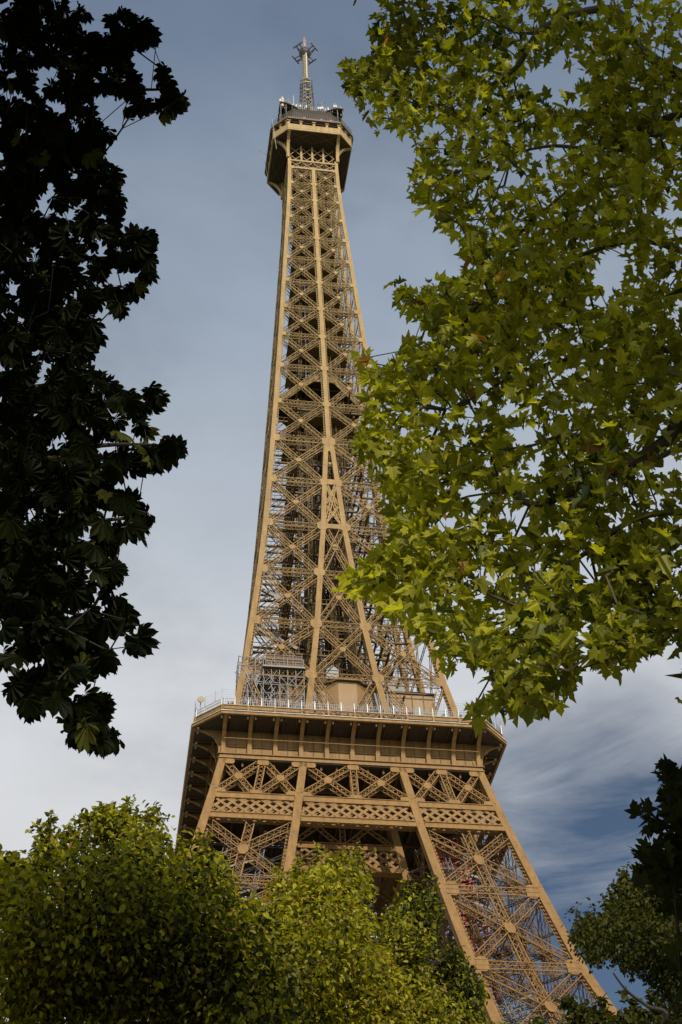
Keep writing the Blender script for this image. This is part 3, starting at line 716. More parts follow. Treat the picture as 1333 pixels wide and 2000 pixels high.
# ---- intermediate platform, z 196
ip = MB(); d_ = 10.4; z = 194.2
pd = [(-1.9, -d_+1.9), (1.9, -d_+1.9), (d_-1.9, -1.9), (d_-1.9, 1.9), (1.9, d_-1.9), (-1.9, d_-1.9), (-d_+1.9, 1.9), (-d_+1.9, -1.9)]
pd = [(x*.83, y*.83) for x, y in pd]
ip.loft([[(*p, z+.9) for p in pd], [(*p, z+1.15) for p in pd]])
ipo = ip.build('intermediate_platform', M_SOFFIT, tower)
b = MB()
for i in range(8):
    p, q = np.array(pd[i]), np.array(pd[(i+1) % 8]); n = np.array([(q-p)[1], -(q-p)[0]]); n /= np.linalg.norm(n)
    b.beam((*(p+n*.1), z+.45), (*(q+n*.1), z+.45), 1.5, .14, (*n, 0))
b.build('fascia', M_IRON, ipo)
b = MB()
for i in range(8):
    p, q = np.array(pd[i]), np.array(pd[(i+1) % 8])
    for zz in (1.6, 2.2): b.beam((*p, z+zz), (*q, z+zz), .06, .06, (0, 0, 1))
    for t in np.linspace(0, 1, 8): v = lerp(p, q, t); b.beam((*v, z+1.1), (*v, z+2.2), .05, .05, (1, 0, 0))
b.build('railing', M_GREY, ipo)
b = MB()
for t in (-5, -2.5, 0, 2.5, 5): b.box((t-.12, -6+abs(t)*.6, z+.3), (t+.12, 6-abs(t)*.6, z+.88)); b.box((-6+abs(t)*.6, t-.12, z+.1), (6-abs(t)*.6, t+.12, z+.28))
b.build('floor_joists', M_IRON_SHADED, ipo)
b = MB(); b.box((-3.4, -3.2, 186.5), (3.4, 3.4, 193.2)); b.build('lift_station', M_SOFFIT, ipo)

# ---- top platform
top = MB(); top.loft([octo(8.0, 5.35, 268.55), octo(8.0, 5.35, 268.75)])
tpo = top.build('top_platform', M_SOFFIT, tower)
b = MB()
for x in np.arange(-7.8, 7.9, .45):
    yy = 7.8 if abs(x) < 5.3 else 7.8-(abs(x)-5.3); b.box((x-.03, -yy, 268.47), (x+.03, yy, 268.54))
b.build('soffit_planks', M_IRON_SHADED, tpo)
b = MB()
for (p, q) in (((-5.2, -7.8), (0, -5.2)), ((0, -7.8), (-5.2, -5.2)), ((0, -7.8), (5.2, -5.2)), ((5.2, -7.8), (0, -5.2))):
    for k in range(4):
        c, s_ = math.cos(SIDES[k]), math.sin(SIDES[k])
        P_ = (c*p[0]-s_*p[1], s_*p[0]+c*p[1], 268.42); Q_ = (c*q[0]-s_*q[1], s_*q[0]+c*q[1], 268.42)
        b.beam(P_, Q_, .07, .05, (0, 0, 1))
b.build('soffit_bracing', M_IRON_SHADED, tpo)
for k, a in enumerate(SIDES):
    for (p0, p1) in (((-5.35, -8.0), (5.35, -8.0)), ((5.35, -8.0), (8.0, -5.35))):
        p0 = np.array(p0); p1 = np.array(p1); d = (p1-p0)/np.linalg.norm(p1-p0); n = np.array([d[1], -d[0]]); ln = np.linalg.norm(p1-p0); nv = (n[0], n[1], 0)
        def P3(t, off, z):
            v = p0+d*t+n*off; return np.array([v[0], v[1], z])
        b = MB(); b.beam(P3(-.03, .03, 268.75), P3(ln+.03, .03, 268.75), .5, .2, nv); b.beam(P3(0, .0, 269.85), P3(ln, .0, 269.85), 1.6, .12, nv)
        b.beam(P3(0, .1, 269.05), P3(ln, .1, 269.05), .06, .1, nv)
        m = 9 if ln > 5 else 3
        for j in range(m+1): b.beam(P3(ln*j/m, .08, 269.1), P3(ln*j/m, .08, 270.6), .07, .06, nv)
        m = 4 if ln > 5 else 2
        for j in range(m+1):
            t = np.clip(ln*j/m, .2, ln-.2); b.beam(P3(t, -.02, 270.6), P3(t, -.02, 271.9), .5, .2, nv); b.beam(P3(t, .1, 271.5), P3(t, .1, 271.95), .8, .3, nv)
        b.build('gallery_front', M_IRON, tpo, a)
        b = MB(); b.beam(P3(.1, -.35, 271.25), P3(ln-.1, -.35, 271.25), 1.3, .08, nv); b.build('gallery_window', M_WIN, tpo, a)
        b = MB(); b.beam(P3(-.1, .2, 272.15), P3(ln+.1, .2, 272.15), .5, .8, nv); b.build('gallery_roof', M_ROOF, tpo, a)
        b = MB()
        for z in (272.9, 273.4, 273.9, 274.5): b.beam(P3(0, .3, z), P3(ln, .3, z), .05, .05, nv)
        for t in np.arange(0, ln+.1, .45): b.beam(P3(t, .3, 272.4), P3(t, .3, 274.6), .045, .04, nv)
        b.build('railing', M_DGREY, tpo, a)
    # curved arms from the corner chords out to the gallery
    for s_ in (-1, 1):
        prof = []
        for t in np.linspace(0, 1, 9):
            an = t*math.pi/2; prof.append((5.05+2.85*(1-math.cos(an)), 263.0+5.35*math.sin(an)))
        b = MB()
        for (y0, z0), (y1, z1) in zip(prof[:-1], prof[1:]): b.beam((s_*5.05, -y0, z0), (s_*5.05, -y1, z1), .62, .12, (0, -1, .5))
        b.build('curved_bracket', M_IRON, tpo, a)
        b = MB()
        b.beam((s_*4.98, -5.05, 263), (s_*4.98, -5.05, 268.5), .5, .5, (0, -1, 0))
        for t in (.25, .45, .65, .85):
            y = 5.05+2.6*t; zc = np.interp(y, [q[0] for q in prof], [q[1] for q in prof]); b.beam((s_*5.05, -y, zc), (s_*5.05, -y, 268.5), .1, .1, (1, 0, 0))
            b.beam((s_*5.05, -5.1, 263.5+4.6*t), (s_*5.05, -y, zc), .1, .1, (1, 0, 0)); b.beam((s_*5.05, -y, zc), (s_*5.05, -min(y+.6, 7.6), 268.5), .08, .08, (1, 0, 0))
        b.build('bracket_web', M_IRON, tpo, a)
    # cage between shaft head and platform
    b = MB()
    for z, hh in ((259.79, .55), (262.2, .45)): b.beam((-4.6, -5.03, z), (4.6, -5.03, z), hh, .2, (0, -1, 0))
    for j in range(4):
        x0, x1 = -4.5+2.25*j, -2.25+2.25*j
        b.beam((x0, -4.9, 260.1), (x1, -4.9, 262.0), .13, .08, (0, -1, 0)); b.beam((x1, -4.85, 260.1), (x0, -4.85, 262.0), .13, .08, (0, -1, 0))
    for j in range(5):
        if 0 < j < 4: b.beam((-4.5+2.25*j, -4.4, 262.4), (-4.5+2.25*j, -4.4, 268.4), .42, .25, (0, -1, 0))
    for j in range(4):
        for z0, z1 in ((262.4, 265.3), (265.3, 268.2)):
            x0, x1 = -4.5+2.25*j, -2.25+2.25*j
            b.beam((x0, -4.3, z0), (x1, -4.3, z1), .14, .08, (0, -1, 0)); b.beam((x1, -4.25, z0), (x0, -4.25, z1), .14, .08, (0, -1, 0))
    b.build('cage', M_IRON, tpo, a)
b = MB(); b.box((-3.2, -3.2, 259.5), (3.2, 3.2, 268.4)); b.build('cabin_shaft', M_SOFFIT, tpo)
# set-back upper storey, arched canopies and roof
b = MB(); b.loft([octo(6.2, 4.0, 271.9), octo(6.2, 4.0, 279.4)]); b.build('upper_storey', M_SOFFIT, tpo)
for k, a in enumerate(SIDES):
    b = MB()
    for x in np.linspace(-4, 4, 5): b.box((x*.8-.1, -5.32, 272.4), (x*.8+.1, -5.22, 279.3))
    b.box((-3.6, -5.4, 278.9), (3.6, -5.22, 279.35)); b.build('storey_post', M_IRON, tpo, a)
# arched wing roofs: dark vaults curving up and out to the corners
for sx in (-1, 1):
    b = MB(); rings = []
    for t in np.linspace(0, 1, 12):
        x = 3.0+3.7*t; z = 279.2+1.7*math.sin(t*math.pi*.62)
        rings.append([(sx*x, -6.4, z), (sx*x, 6.4, z), (sx*x, 6.4, z+.35), (sx*x, -6.4, z+.35)])
    b.loft(rings); b.build('wing_roof', M_SOFFIT, tpo)
    for sy in (-1, 1):
        b = MB()
        for o_ in ((6.5, 6.2), (5.4, 6.2), (6.5, 4.6)): b.beam((sx*o_[0], sy*o_[1], 272.3), (sx*o_[0], sy*o_[1], 280.6), .14, .14, (0, -1, 0))
        b.build('roof_post', M_DGREY, tpo)
b = MB(); b.loft([octo(4.6, 3.2, 279.42), octo(4.6, 3.2, 279.8)]); b.build('roof_deck', M_DGREY, tpo)
b = MB()
for k, a in enumerate(SIDES): 
    c, s_ = math.cos(a), math.sin(a)
    for t in np.linspace(-1, 1, 9):
        X, Y = 5.6*t, -5.6; X, Y = c*X-s_*Y, s_*X+c*Y; hh = RNG.uniform(1.3, 2.6)
        b.beam((X, Y, 279.8), (X, Y, 279.8+hh), .11, .11, (0, -1, 0))
    for z in (280.4, 281.1):
        p, q = (-5.6, -5.6), (5.6, -5.6); b.beam((c*p[0]-s_*p[1], s_*p[0]+c*p[1], z), (c*q[0]-s_*q[1], s_*q[0]+c*q[1], z), .08, .08, (0, 0, 1))
b.build('roof_railing', M_GREY, tpo)
# aerials crowded on the roof
r2 = np.random.default_rng(5); b = MB(); bw = MB()
for j in range(90):
    an = r2.uniform(0, 6.28); rr = r2.uniform(2.5, 6.6); x, y = rr*math.cos(an), rr*math.sin(an); hh = r2.uniform(.8, 3.4)
    b.beam((x, y, 279.8), (x, y, 280.1+hh), .08, .08, (0, -1, 0))
    for q in range(r2.integers(1, 4)):
        zz = 280.2+hh*r2.uniform(.3, 1); l_ = r2.uniform(.3, .9); t = r2.uniform(0, 6.28); b.beam((x-l_*math.cos(t), y-l_*math.sin(t), zz), (x+l_*math.cos(t), y+l_*math.sin(t), zz), .07, .07, (0, 0, 1))
    if j % 5 == 0: bw.box((x-.22, y-.22, 280.3), (x+.22, y-.05, 281.1))
for x in np.arange(-6.6, 6.7, .42):
    for y in (-6.1, 6.1):
        z = 279.5+(1.5 if abs(x) > 4.4 else .1); hh = r2.uniform(.9, 2.6); b.beam((x, y, z), (x, y, z+hh), .09, .09, (0, -1, 0))
        if r2.uniform() < .6: l_ = r2.uniform(.25, .6); b.beam((x-l_, y, z+hh*.8), (x+l_, y, z+hh*.7), .08, .08, (0, -1, 0))
        if r2.uniform() < .3: bw.box((x-.16, y-.2, z+.5), (x+.16, y-.06, z+1.3))
for y in np.arange(-5.8, 5.9, .6):
    for x in (-6.6, 6.6): hh = r2.uniform(.8, 2.2); b.beam((x, y, 281), (x, y, 281+hh), .08, .08, (1, 0, 0))
b.build('aerials', M_GREY, tpo); bw.build('aerial_panel', M_WHITE, tpo)
for (px_, y_, z0, z1, r_, m) in ((-6.1, -5.9, 280.0, 283.8, .34, M_PINK), (-3.6, -5.0, 279.8, 286.5, .07, M_WHITE), (6.3, -5.4, 279.8, 283.5, .08, M_WHITE)):
    b = MB(); b.tube([(px_, y_, z0), (px_, y_, lerp(z0, z1, .8)), (px_, y_, z1)], [r_, r_, r_*.4], 8); b.build('whip_aerial', m, tpo)
b = MB()
for p, q in (((-7.6, -7, 262.5), (-8.5, -7.4, 272.8)), ((-8.4, 2.5, 268), (-9.2, 3, 276)), ((8.2, -2, 271.6), (10.0, -3, 273.0)), ((8.2, 3, 271.4), (10.2, 3, 273.2)), ((-8.2, 1, 272), (-10.5, 1, 274)), ((-6.6, -6.4, 274.6), (-8.6, -6.8, 275.0))): b.beam(p, q, .08, .08, (0, -1, 0))
b.build('side_aerial', M_GREY, tpo)
for x in (-1.9, 1.6, 3.6):
    b = MB(); b.tube([(x, -7.9, 273.2), (x, -8.05, 273.2), (x, -8.1, 273.2)], [.42, .36, .1], 10); b.build('dish_aerial', M_WHITE, tpo)

# ---- antenna mast
ms = MB()
for (dx, dy) in ((-.9, -.9), (.9, -.9), (.9, .9), (-.9, .9)): ms.beam((dx*1.5, dy*1.5, 277), (dx*.7, dy*.7, 301.5), .26, .26, (0, -1, 0))
for z in np.arange(278, 301, 1.1):
    w_ = .9*lerp(1.5, .7, (z-277)/24.5)
    for a in SIDES:
        c, s_ = math.cos(a), math.sin(a)
        def R2(x, y, z): return (c*x-s_*y, s_*x+c*y, z)
        ms.beam(R2(-w_, -w_, z), R2(w_, -w_, z), .12, .1, (0, 0, 1)); ms.beam(R2(-w_, -w_, z), R2(w_, -w_, z+1.1), .1, .08, (0, -1, 0))
mast = ms.build('antenna_mast', M_DGREY, tower)
for k, a in enumerate(SIDES):
    b = MB()
    for z in np.arange(286.5, 301.2, 1.5):
        w_ = .9*lerp(1.5, .7, (z-277)/24.5)
        for x in (-.6, .6):
            b.beam((x, -w_, z), (x, -w_-.55, z+.1), .1, .1, (0, 0, 1)); b.beam((x-.3, -w_-.5, z-.4), (x+.3, -w_-.6, z+.5), .12, .1, (0, -1, 0)); b.beam((x-.3, -w_-.6, z+.5), (x+.3, -w_-.5, z-.4), .12, .1, (0, -1, 0))
    b.build('dipole_array', M_DGREY, mast, a)
    b = MB()
    for z in np.arange(289, 300, 3.2): b.box((-.5, -1.35, z), (.5, -1.2, z+.3))
    b.build('yellow_bar', material('yellow_bar', (.5, .4, .08)) if 'yellow_bar' not in bpy.data.materials else bpy.data.materials['yellow_bar'], mast, a)
b = MB()
an = np.linspace(0, 2*np.pi, 12, endpoint=False)
for z in np.arange(301.2, 312.3, .72):
    rr = np.array([.74, .74]); b.loft([[(r_*math.cos(t), r_*math.sin(t), zz) for t in an] for r_, zz in ((.64, z), (.64, z+.52))])
b.build('panel_antenna', M_MAST, mast)
b = MB(); b.tube([(0, 0, 301), (0, 0, 312.6)], .52, 8); b.build('core', M_DGREY, mast)
b = MB(); b.beam((.12, -.82, 301), (.12, -.82, 312.5), .2, .12, (0, -1, 0)); b.build('cable_duct', M_WHITE, mast)
b = MB(); b.loft([[(r_*math.cos(t), r_*math.sin(t), zz) for t in an] for r_, zz in ((.8, 311.6), (1.3, 312.2), (1.3, 312.6), (1.0, 313.2), (1.25, 313.6), (1.25, 313.75))]); b.build('collar', M_DGREY, mast)
for k in range(4):
    a = math.pi/4+k*math.pi/2; b = MB()
    for s_ in (-.42, .42):
        b.beam((s_, -.9, 312.4), (s_, -2.6, 312.75), .2, .2, (0, 0, 1)); b.beam((s_*1.6, -.9, 311.7), (s_, -2.5, 312.6), .12, .12, (0, 0, 1))
    b.beam((-1.25, -2.65, 312.75), (1.25, -2.65, 312.75), .22, .22, (0, 0, 1))
    for t in (-.8, 0, .8): b.beam((t, -2.65, 312.2), (t, -2.65, 313.2), .09, .09, (0, -1, 0))
    b.build('cross_arm', M_DGREY, mast, a)
b = MB(); b.tube([(0, 0, 313.5), (0, 0, 318), (0, 0, 319.9)], [.26, .2, .08], 8)
for z in np.arange(314, 319.5, .55): b.beam((-.42, 0, z), (.42, 0, z), .1, .1, (0, 0, 1)); b.beam((0, -.42, z+.2), (0, .42, z+.2), .1, .1, (0, 0, 1))
b.build('top_pole', M_PINK, mast)
b = MB()
for s_ in (-1, 1): b.beam((s_*1.5, -1.5, 313), (0, 0, 318.2), .04, .04, (0, -1, 0))
b.build('stay_wire', M_DGREY, mast)

# ---- first platform (hidden by the park trees) and lift gear in the right pier
f1 = MB(); f1.loft([octo(35.3, 33, 56.2), octo(35.3, 33, 58.0)])
f1o = f1.build('first_platform', M_IRON, tower)
b = MB()
for dx, dy, rr in ((0, 0, .5), (1.3, .3, .42), (.6, 1.4, .4)): b.tube([(15.0+dx, -15.5+dy, 80), (13.5+dx, -15+dy, 87.5), (12.4+dx, -15+dy, 92.5), (11.6+dx, -15+dy, 96.5), (10.3+dx, -15+dy, 101.2)], rr, 10)
for z in np.arange(82, 101, 1.5):
    x = np.interp(z, [80, 92.5, 101], [14.6, 12.0, 9.9]); b.beam((x, -15.6, z), (x+2.8, -15.6, z), .22, .3, (0, -1, 0)); b.beam((x+2.8, -15.6, z), (x+2.8, -15.6, z+1.5), .16, .14, (0, -1, 0)); b.beam((x, -15.6, z), (x+2.8, -15.6, z+1.5), .12, .1, (0, -1, 0))
b.box((12.0, -15.4, 93.5), (14.4, -13.6, 96)); b.build('lift_machinery', M_RED, tower)

# ---- scaffolding standing on the second platform
SO = np.array([-10.0, -12.2, 115.9])
sf = tag(empty('scaffold', SO), 'grey tube scaffold carrying a boarded cabin, standing on the second platform by the tower pier', 'scaffold')
rs = np.random.default_rng(3)
def on_scaffold(b, name, m):
    o = b.build(name, m, sf); return o
b = MB(); xs, ys, zs = np.arange(-4.4, 4.5, 1.1), np.arange(-1.9, 2.0, 1.27), np.arange(0, 13.1, 1.45)
for x in xs:
    for y in ys: b.beam((x, y, 0), (x, y, 12.4+rs.uniform(0, 1.0)), .085, .085, (0, -1, 0))
for z in zs:
    for y in ys: b.beam((-4.5, y, z), (4.5, y, z), .075, .075, (0, -1, 0))
    for x in xs: b.beam((x, -2.0, z+.1), (x, 2.0, z+.1), .075, .075, (1, 0, 0))
for j in range(150):
    x = rs.choice(xs[:-1]); y = rs.choice(ys); z = rs.choice(zs[:-1]); f_ = rs.integers(0, 2); b.beam((x+1.1*f_, y-.07, z), (x+1.1*(1-f_), y-.07, z+1.45), .065, .065, (0, -1, 0))
for j in range(90):
    x = rs.choice(xs[:5]); z = rs.uniform(3, 9.5); b.beam((x+rs.uniform(-.5, .5), -2.1, z), (x+rs.uniform(-.7, .7), -2.1, z+rs.uniform(.8, 2.2)), .07, .07, (0, -1, 0))
on_scaffold(b, 'tubes', M_DGREY)
b = MB(); b.box((-0.8, -1.8, 11.7), (4.2, 1.9, 13.7)); on_scaffold(b, 'boarded_cabin', M_WOOD)
b = MB(); b.box((-1.2, -2.3, 11.4), (4.6, 2.2, 11.65))
for x in np.arange(-.8, 4.3, 1.25): b.beam((x, -1.88, 11.6), (x, -1.88, 13.9), .07, .08, (0, -1, 0))
for z in (12.6, 13.7): b.beam((-.8, -1.9, z), (4.2, -1.9, z), .06, .06, (0, -1, 0))
on_scaffold(b, 'working_platform', M_DGREY)
for z in (9.0, 6.1):
    b = MB(); b.box((-4.5, -1.9, z), (1.0, 1.9, z+.06)); on_scaffold(b, 'boards', M_GREY)
# floodlight at the platform's corner
fo = tag(empty('floodlight', (-19.6, -17.7, 116.45)), 'round yellowish floodlight on a short post at the left corner of the second platform railing', 'floodlight')
b = MB(); b.tube([(0, 0, 0), (0, 0, 1.9)], .06, 6); b.build('post', M_GREY, fo)
b = MB(); b.tube([(.05, -.1, 2.1), (.0, -.42, 2.05), (0, -.5, 2.04)], [.28, .46, .42], 12); b.build('lamp_head', M_MAST, fo)
# ------------------------------------------------------------------ visitors behind the railing
def person_mesh(pose):
    V, E_, R_ = [], [], []
    def add(p, r, par=None):
        V.append(p); R_.append(r)
        if par is not None: E_.append((par, len(V)-1))
        return len(V)-1
    pel = add((0, 0, .95), .15); ab = add((0, .0, 1.12), .13, pel); ch = add((0, 0, 1.34), .16, ab); nk = add((0, -.01, 1.5), .06, ch); hd = add((0, -.03, 1.6), .09, nk); tp = add((0, -.02, 1.70), .08, hd)
    for s_ in (-1, 1):
        hp = add((s_*.1, 0, .88), .11, pel); kn = add((s_*.11, -.03, .48), .07, hp); an = add((s_*.12, .02, .08), .05, kn); add((s_*.13, -.14, .04), .045, an)
        sh = add((s_*.19, 0, 1.42), .07, ch)
        if pose == 0: el = add((s_*.26, -.12, 1.2), .045, sh); wr = add((s_*.2, -.38, 1.16), .035, el); add((s_*.17, -.46, 1.16), .03, wr)
        elif pose == 1: el = add((s_*.26, .03, 1.14), .045, sh); wr = add((s_*.26, -.08, .9), .035, el); add((s_*.25, -.11, .82), .03, wr)
        else: el = add((s_*.27, -.08, 1.25), .045, sh); wr = add((s_*.1, -.26, 1.5), .035, el); add((s_*.06, -.25, 1.57), .03, wr)
    me = bpy.data.meshes.new('person'); me.from_pydata(V, E_, [])
    o = bpy.data.objects.new('person', me)
    m = o.modifiers.new('skin', 'SKIN'); m.use_smooth_shade = True
    for i, r in enumerate(R_): me.skin_vertices[0].data[i].radius = (r, r*.85)
    me.skin_vertices[0].data[0].use_root = True
    o.modifiers.new('sub', 'SUBSURF').levels = 1
    return o
def skin_layer(o):
    # skin data layer exists once the modifier is added through an edit of the mesh
    pass
def cloth_mat():
    m = bpy.data.materials.new('clothing'); m.use_nodes = True; t = m.node_tree; b = t.nodes['Principled BSDF']; lk = t.links.new
    b.inputs['Roughness'].default_value = .8
    g_ = t.nodes.new('ShaderNodeTexCoord'); s_ = t.nodes.new('ShaderNodeSeparateXYZ'); lk(g_.outputs['Object'], s_.inputs[0])
    r = t.nodes.new('ShaderNodeValToRGB'); r.color_ramp.interpolation = 'CONSTANT'
    mr = t.nodes.new('ShaderNodeMapRange'); mr.inputs[1].default_value = 0; mr.inputs[2].default_value = 1.8; lk(s_.outputs[2], mr.inputs[0]); lk(mr.outputs[0], r.inputs[0])
    r.color_ramp.elements[0].color = (.03, .035, .05, 1); r.color_ramp.elements[1].position = .825; r.color_ramp.elements[1].color = (.42, .25, .17, 1)
    e = r.color_ramp.elements.new(.93); e.color = (.05, .035, .025, 1)
    oi = t.nodes.new('ShaderNodeObjectInfo'); gt = t.nodes.new('ShaderNodeMath'); gt.operation = 'COMPARE'; gt.inputs[1].default_value = 1.225; gt.inputs[2].default_value = .235; lk(s_.outputs[2], gt.inputs[0])
    mx = t.nodes.new('ShaderNodeMixRGB'); lk(gt.outputs[0], mx.inputs[0]); lk(r.outputs[0], mx.inputs[1]); lk(oi.outputs['Color'], mx.inputs[2]); lk(mx.outputs[0], b.inputs['Base Color'])
    return m
M_CLOTH = cloth_mat()
protos = []
for p_ in range(3):
    o = person_mesh(p_); o.data.materials.append(M_CLOTH); protos.append(o)
SHIRTS = [('red', (.45, .03, .03)), ('white', (.30, .30, .30)), ('dark blue', (.03, .05, .16)), ('black', (.02, .02, .02)), ('grey', (.25, .25, .26)), ('pale blue', (.25, .36, .5)), ('brown', (.16, .09, .05)), ('yellow', (.35, .26, .05))]
rp = np.random.default_rng(21); used = set()
xs_ = np.sort(rp.uniform(-16.2, 16.6, 44)); xs_ = np.array([x for i, x in enumerate(xs_) if i == 0 or x-xs_[i-1] > .3])
for i, x in enumerate(xs_):
    q = int(rp.integers(0, 3)); nm, c_ = SHIRTS[int(rp.choice(8, p=[.14, .2, .14, .16, .12, .1, .08, .06]))]
    o = protos[q] if q not in used else protos[q].copy()
    used.add(q); COL.objects.link(o)
    o.location = (x, -19.62+rp.uniform(0, .5), 115.9); o.rotation_euler = (0, 0, rp.uniform(-.7, .7) if q != 1 else rp.uniform(-2.6, 2.6)); k_ = rp.uniform(.94, 1.06); o.scale = (k_, k_, k_)
    o.color = (*c_, 1)
    tag(o, f'tiny visitor in a {nm} top standing behind the second platform railing', 'person', f'visitors in {nm} tops behind the railing')

# ------------------------------------------------------------------ trees
def leaf_mat(name, dark, light, trans=0.42, gloss=0.06, tcol=None, odd=None):
    m = bpy.data.materials.new(name); m.use_nodes = True; t = m.node_tree; t.nodes.clear(); nw = t.nodes.new; lk = t.links.new
    a = nw('ShaderNodeAttribute'); a.attribute_name = 'tint'
    r = nw('ShaderNodeValToRGB'); r.color_ramp.elements[0].color = (*dark, 1); r.color_ramp.elements[1].color = (*light, 1); lk(a.outputs['Fac'], r.inputs[0])
    if odd: r.color_ramp.elements[1].position = .93; e = r.color_ramp.elements.new(.99); e.color = (*odd, 1)
    d = nw('ShaderNodeBsdfDiffuse'); lk(r.outputs[0], d.inputs[0])
    tr = nw('ShaderNodeBsdfTranslucent')
    mu = nw('ShaderNodeMixRGB'); mu.blend_type = 'MULTIPLY'; mu.inputs[0].default_value = 1; lk(r.outputs[0], mu.inputs[1]); mu.inputs[2].default_value = (*(tcol or (1.5, 1.6, .5)), 1); lk(mu.outputs[0], tr.inputs[0])
    g_ = nw('ShaderNodeBsdfGlossy'); g_.inputs['Roughness'].default_value = .5; g_.inputs[0].default_value = (.8, .85, .8, 1)
    m1 = nw('ShaderNodeMixShader'); m1.inputs[0].default_value = trans; lk(d.outputs[0], m1.inputs[1]); lk(tr.outputs[0], m1.inputs[2])
    m2 = nw('ShaderNodeMixShader'); m2.inputs[0].default_value = gloss; lk(m1.outputs[0], m2.inputs[1]); lk(g_.outputs[0], m2.inputs[2])
    o = nw('ShaderNodeOutputMaterial'); lk(m2.outputs[0], o.inputs[0]); return m
M_PLANE = leaf_mat('plane_leaf', (.024, .042, .004), (.50, .475, .033), .48, .02, odd=(.30, .15, .025))
M_CHEST = leaf_mat('chestnut_leaf', (.003, .005, .0015), (.009, .012, .003), .3, .004, odd=(.07, .075, .012))  # odd tone: backlit glimmer put into the colour of a few leaves
M_SMALL = leaf_mat('lime_leaf', (.019, .025, .003), (.45, .415, .028), .42, .015, odd=(.32, .20, .03))
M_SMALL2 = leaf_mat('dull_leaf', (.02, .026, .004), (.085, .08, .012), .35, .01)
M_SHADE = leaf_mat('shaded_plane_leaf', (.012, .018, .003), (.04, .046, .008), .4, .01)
M_BARK = material('bark', (.035, .028, .02), .9, noise=(3.0, .45))
M_BARK2 = material('plane_bark', (.075, .065, .042), .85, noise=(2.2, .5))

def leaf_template(kind):
    if kind.startswith('plane'):
        fold, droop, wid = {'plane': (.20, .16, 1), 'plane_b': (.55, .35, .9), 'plane_c': (-.25, .5, .85), 'plane_d': (.9, .1, .8)}[kind]
        hx = [(0, 0), (.16, -.10), (.34, -.06), (.50, .06), (.30, .20), (.44, .34), (.64, .60), (.42, .58), (.24, .55), (.26, .74), (.12, .86), (0, 1.06)]
        V = []; F = []
        for s_ in (1, -1):
            n = len(V); V += [(s_*x*wid, y, fold*abs(x)-droop*y*y+(.06*math.sin(9*y+3*x) if kind != 'plane' else 0)) for x, y in hx]; f = list(range(n, n+len(hx))); F.append(f if s_ > 0 else f[::-1])
        return np.array(V, float), F
    if kind == 'chestnut':
        V = []; F = []
        for an, sz in ((0, 1), (27, .95), (-27, .95), (56, .8), (-56, .8), (92, .55), (-92, .55)):
            a = math.radians(an)
            for s_ in (1, -1):
                n = len(V)
                for x, y in ((0, .06), (.06, .25), (.13, .5), (.19, .72), (.155, .86), (.05, .94), (0, 1.02)):
                    X, Y, Z = s_*x*sz*1.0, y*sz, .35*abs(x)-.34*y*y*sz
                    V.append((X*math.cos(a)+Y*math.sin(a), Y*math.cos(a)-X*math.sin(a), Z))
                f = list(range(n, n+7)); F.append(f if s_ > 0 else f[::-1])
        return np.array(V, float), F
    if kind == 'small':
        V = [(0, 0, 0), (.27, .25, .07), (.26, .62, .0), (0, 1, -.2), (-.26, .62, 0), (-.27, .25, .07)]
        return np.array(V, float), [[0, 1, 2, 3], [0, 3, 4, 5]]
    if kind == 'card':
        V = [(0, 0, 0), (.5, .3, .06), (.35, .8, 0), (0, 1, -.1), (-.35, .8, 0), (-.5, .3, .06)]
        return np.array(V, float), [[0, 1, 2, 3], [0, 3, 4, 5]]
TPL = {k: leaf_template(k) for k in ('plane', 'plane_b', 'plane_c', 'plane_d', 'chestnut', 'small', 'card')}
VK = ['plane', 'plane_b', 'plane_c', 'plane_d']
def norm(a): return a/(np.linalg.norm(a, axis=-1, keepdims=True)+1e-9)
def leaves(kind, P, tip, nrm, size, tint):
    V, F = TPL[kind]; n = len(P)
    y = norm(tip); x = norm(np.cross(y, nrm)); z = np.cross(x, y)
    W_ = (P[:, None]+size[:, None, None]*(V[None, :, :1]*x[:, None]+V[None, :, 1:2]*y[:, None]+V[None, :, 2:]*z[:, None])).reshape(-1, 3)
    fl = np.concatenate([np.array(f) for f in F]); m = len(V)
    loops = (fl[None]+m*np.arange(n)[:, None]).ravel()
    lens = np.tile([len(f) for f in F], n); tn = np.repeat(tint, len(F))
    return W_, loops, lens, tn
def join(parts):
    V, Lp, Ln, T = [], [], [], []; n = 0
    for v, l, k, t in parts: V.append(v); Lp.append(l+n); Ln.append(k); T.append(t); n += len(v)
    return np.vstack(V), np.concatenate(Lp), np.concatenate(Ln), np.concatenate(T)
def inside(pts, poly):
    x, y = pts[:, 0], pts[:, 1]; r = np.zeros(len(pts), bool); P_ = np.asarray(poly, float)
    for (x0, y0), (x1, y1) in zip(P_, np.roll(P_, -1, 0)):
        c = ((y0 > y) != (y1 > y)) & (x < (x1-x0)*(y-y0)/(y1-y0+1e-12)+x0); r ^= c
    return r
def edge_dist(pts, poly):
    P_ = np.asarray(poly, float); d = np.full(len(pts), 1e9)
    for a, b in zip(P_, np.roll(P_, -1, 0)):
        ab = b-a; t = np.clip(((pts-a)@ab)/(ab@ab+1e-9), 0, 1); d = np.minimum(d, np.linalg.norm(pts-a-t[:, None]*ab, axis=1))
    return d
def sample(poly, n, inset, rng):
    P_ = np.asarray(poly, float); lo, hi = P_.min(0), P_.max(0); out = []
    while sum(map(len, out)) < n:
        q = rng.uniform(lo, hi, (n*2, 2)); q = q[inside(q, poly)]; q = q[edge_dist(q, poly) > inset]; out.append(q)
    return np.vstack(out)[:n]
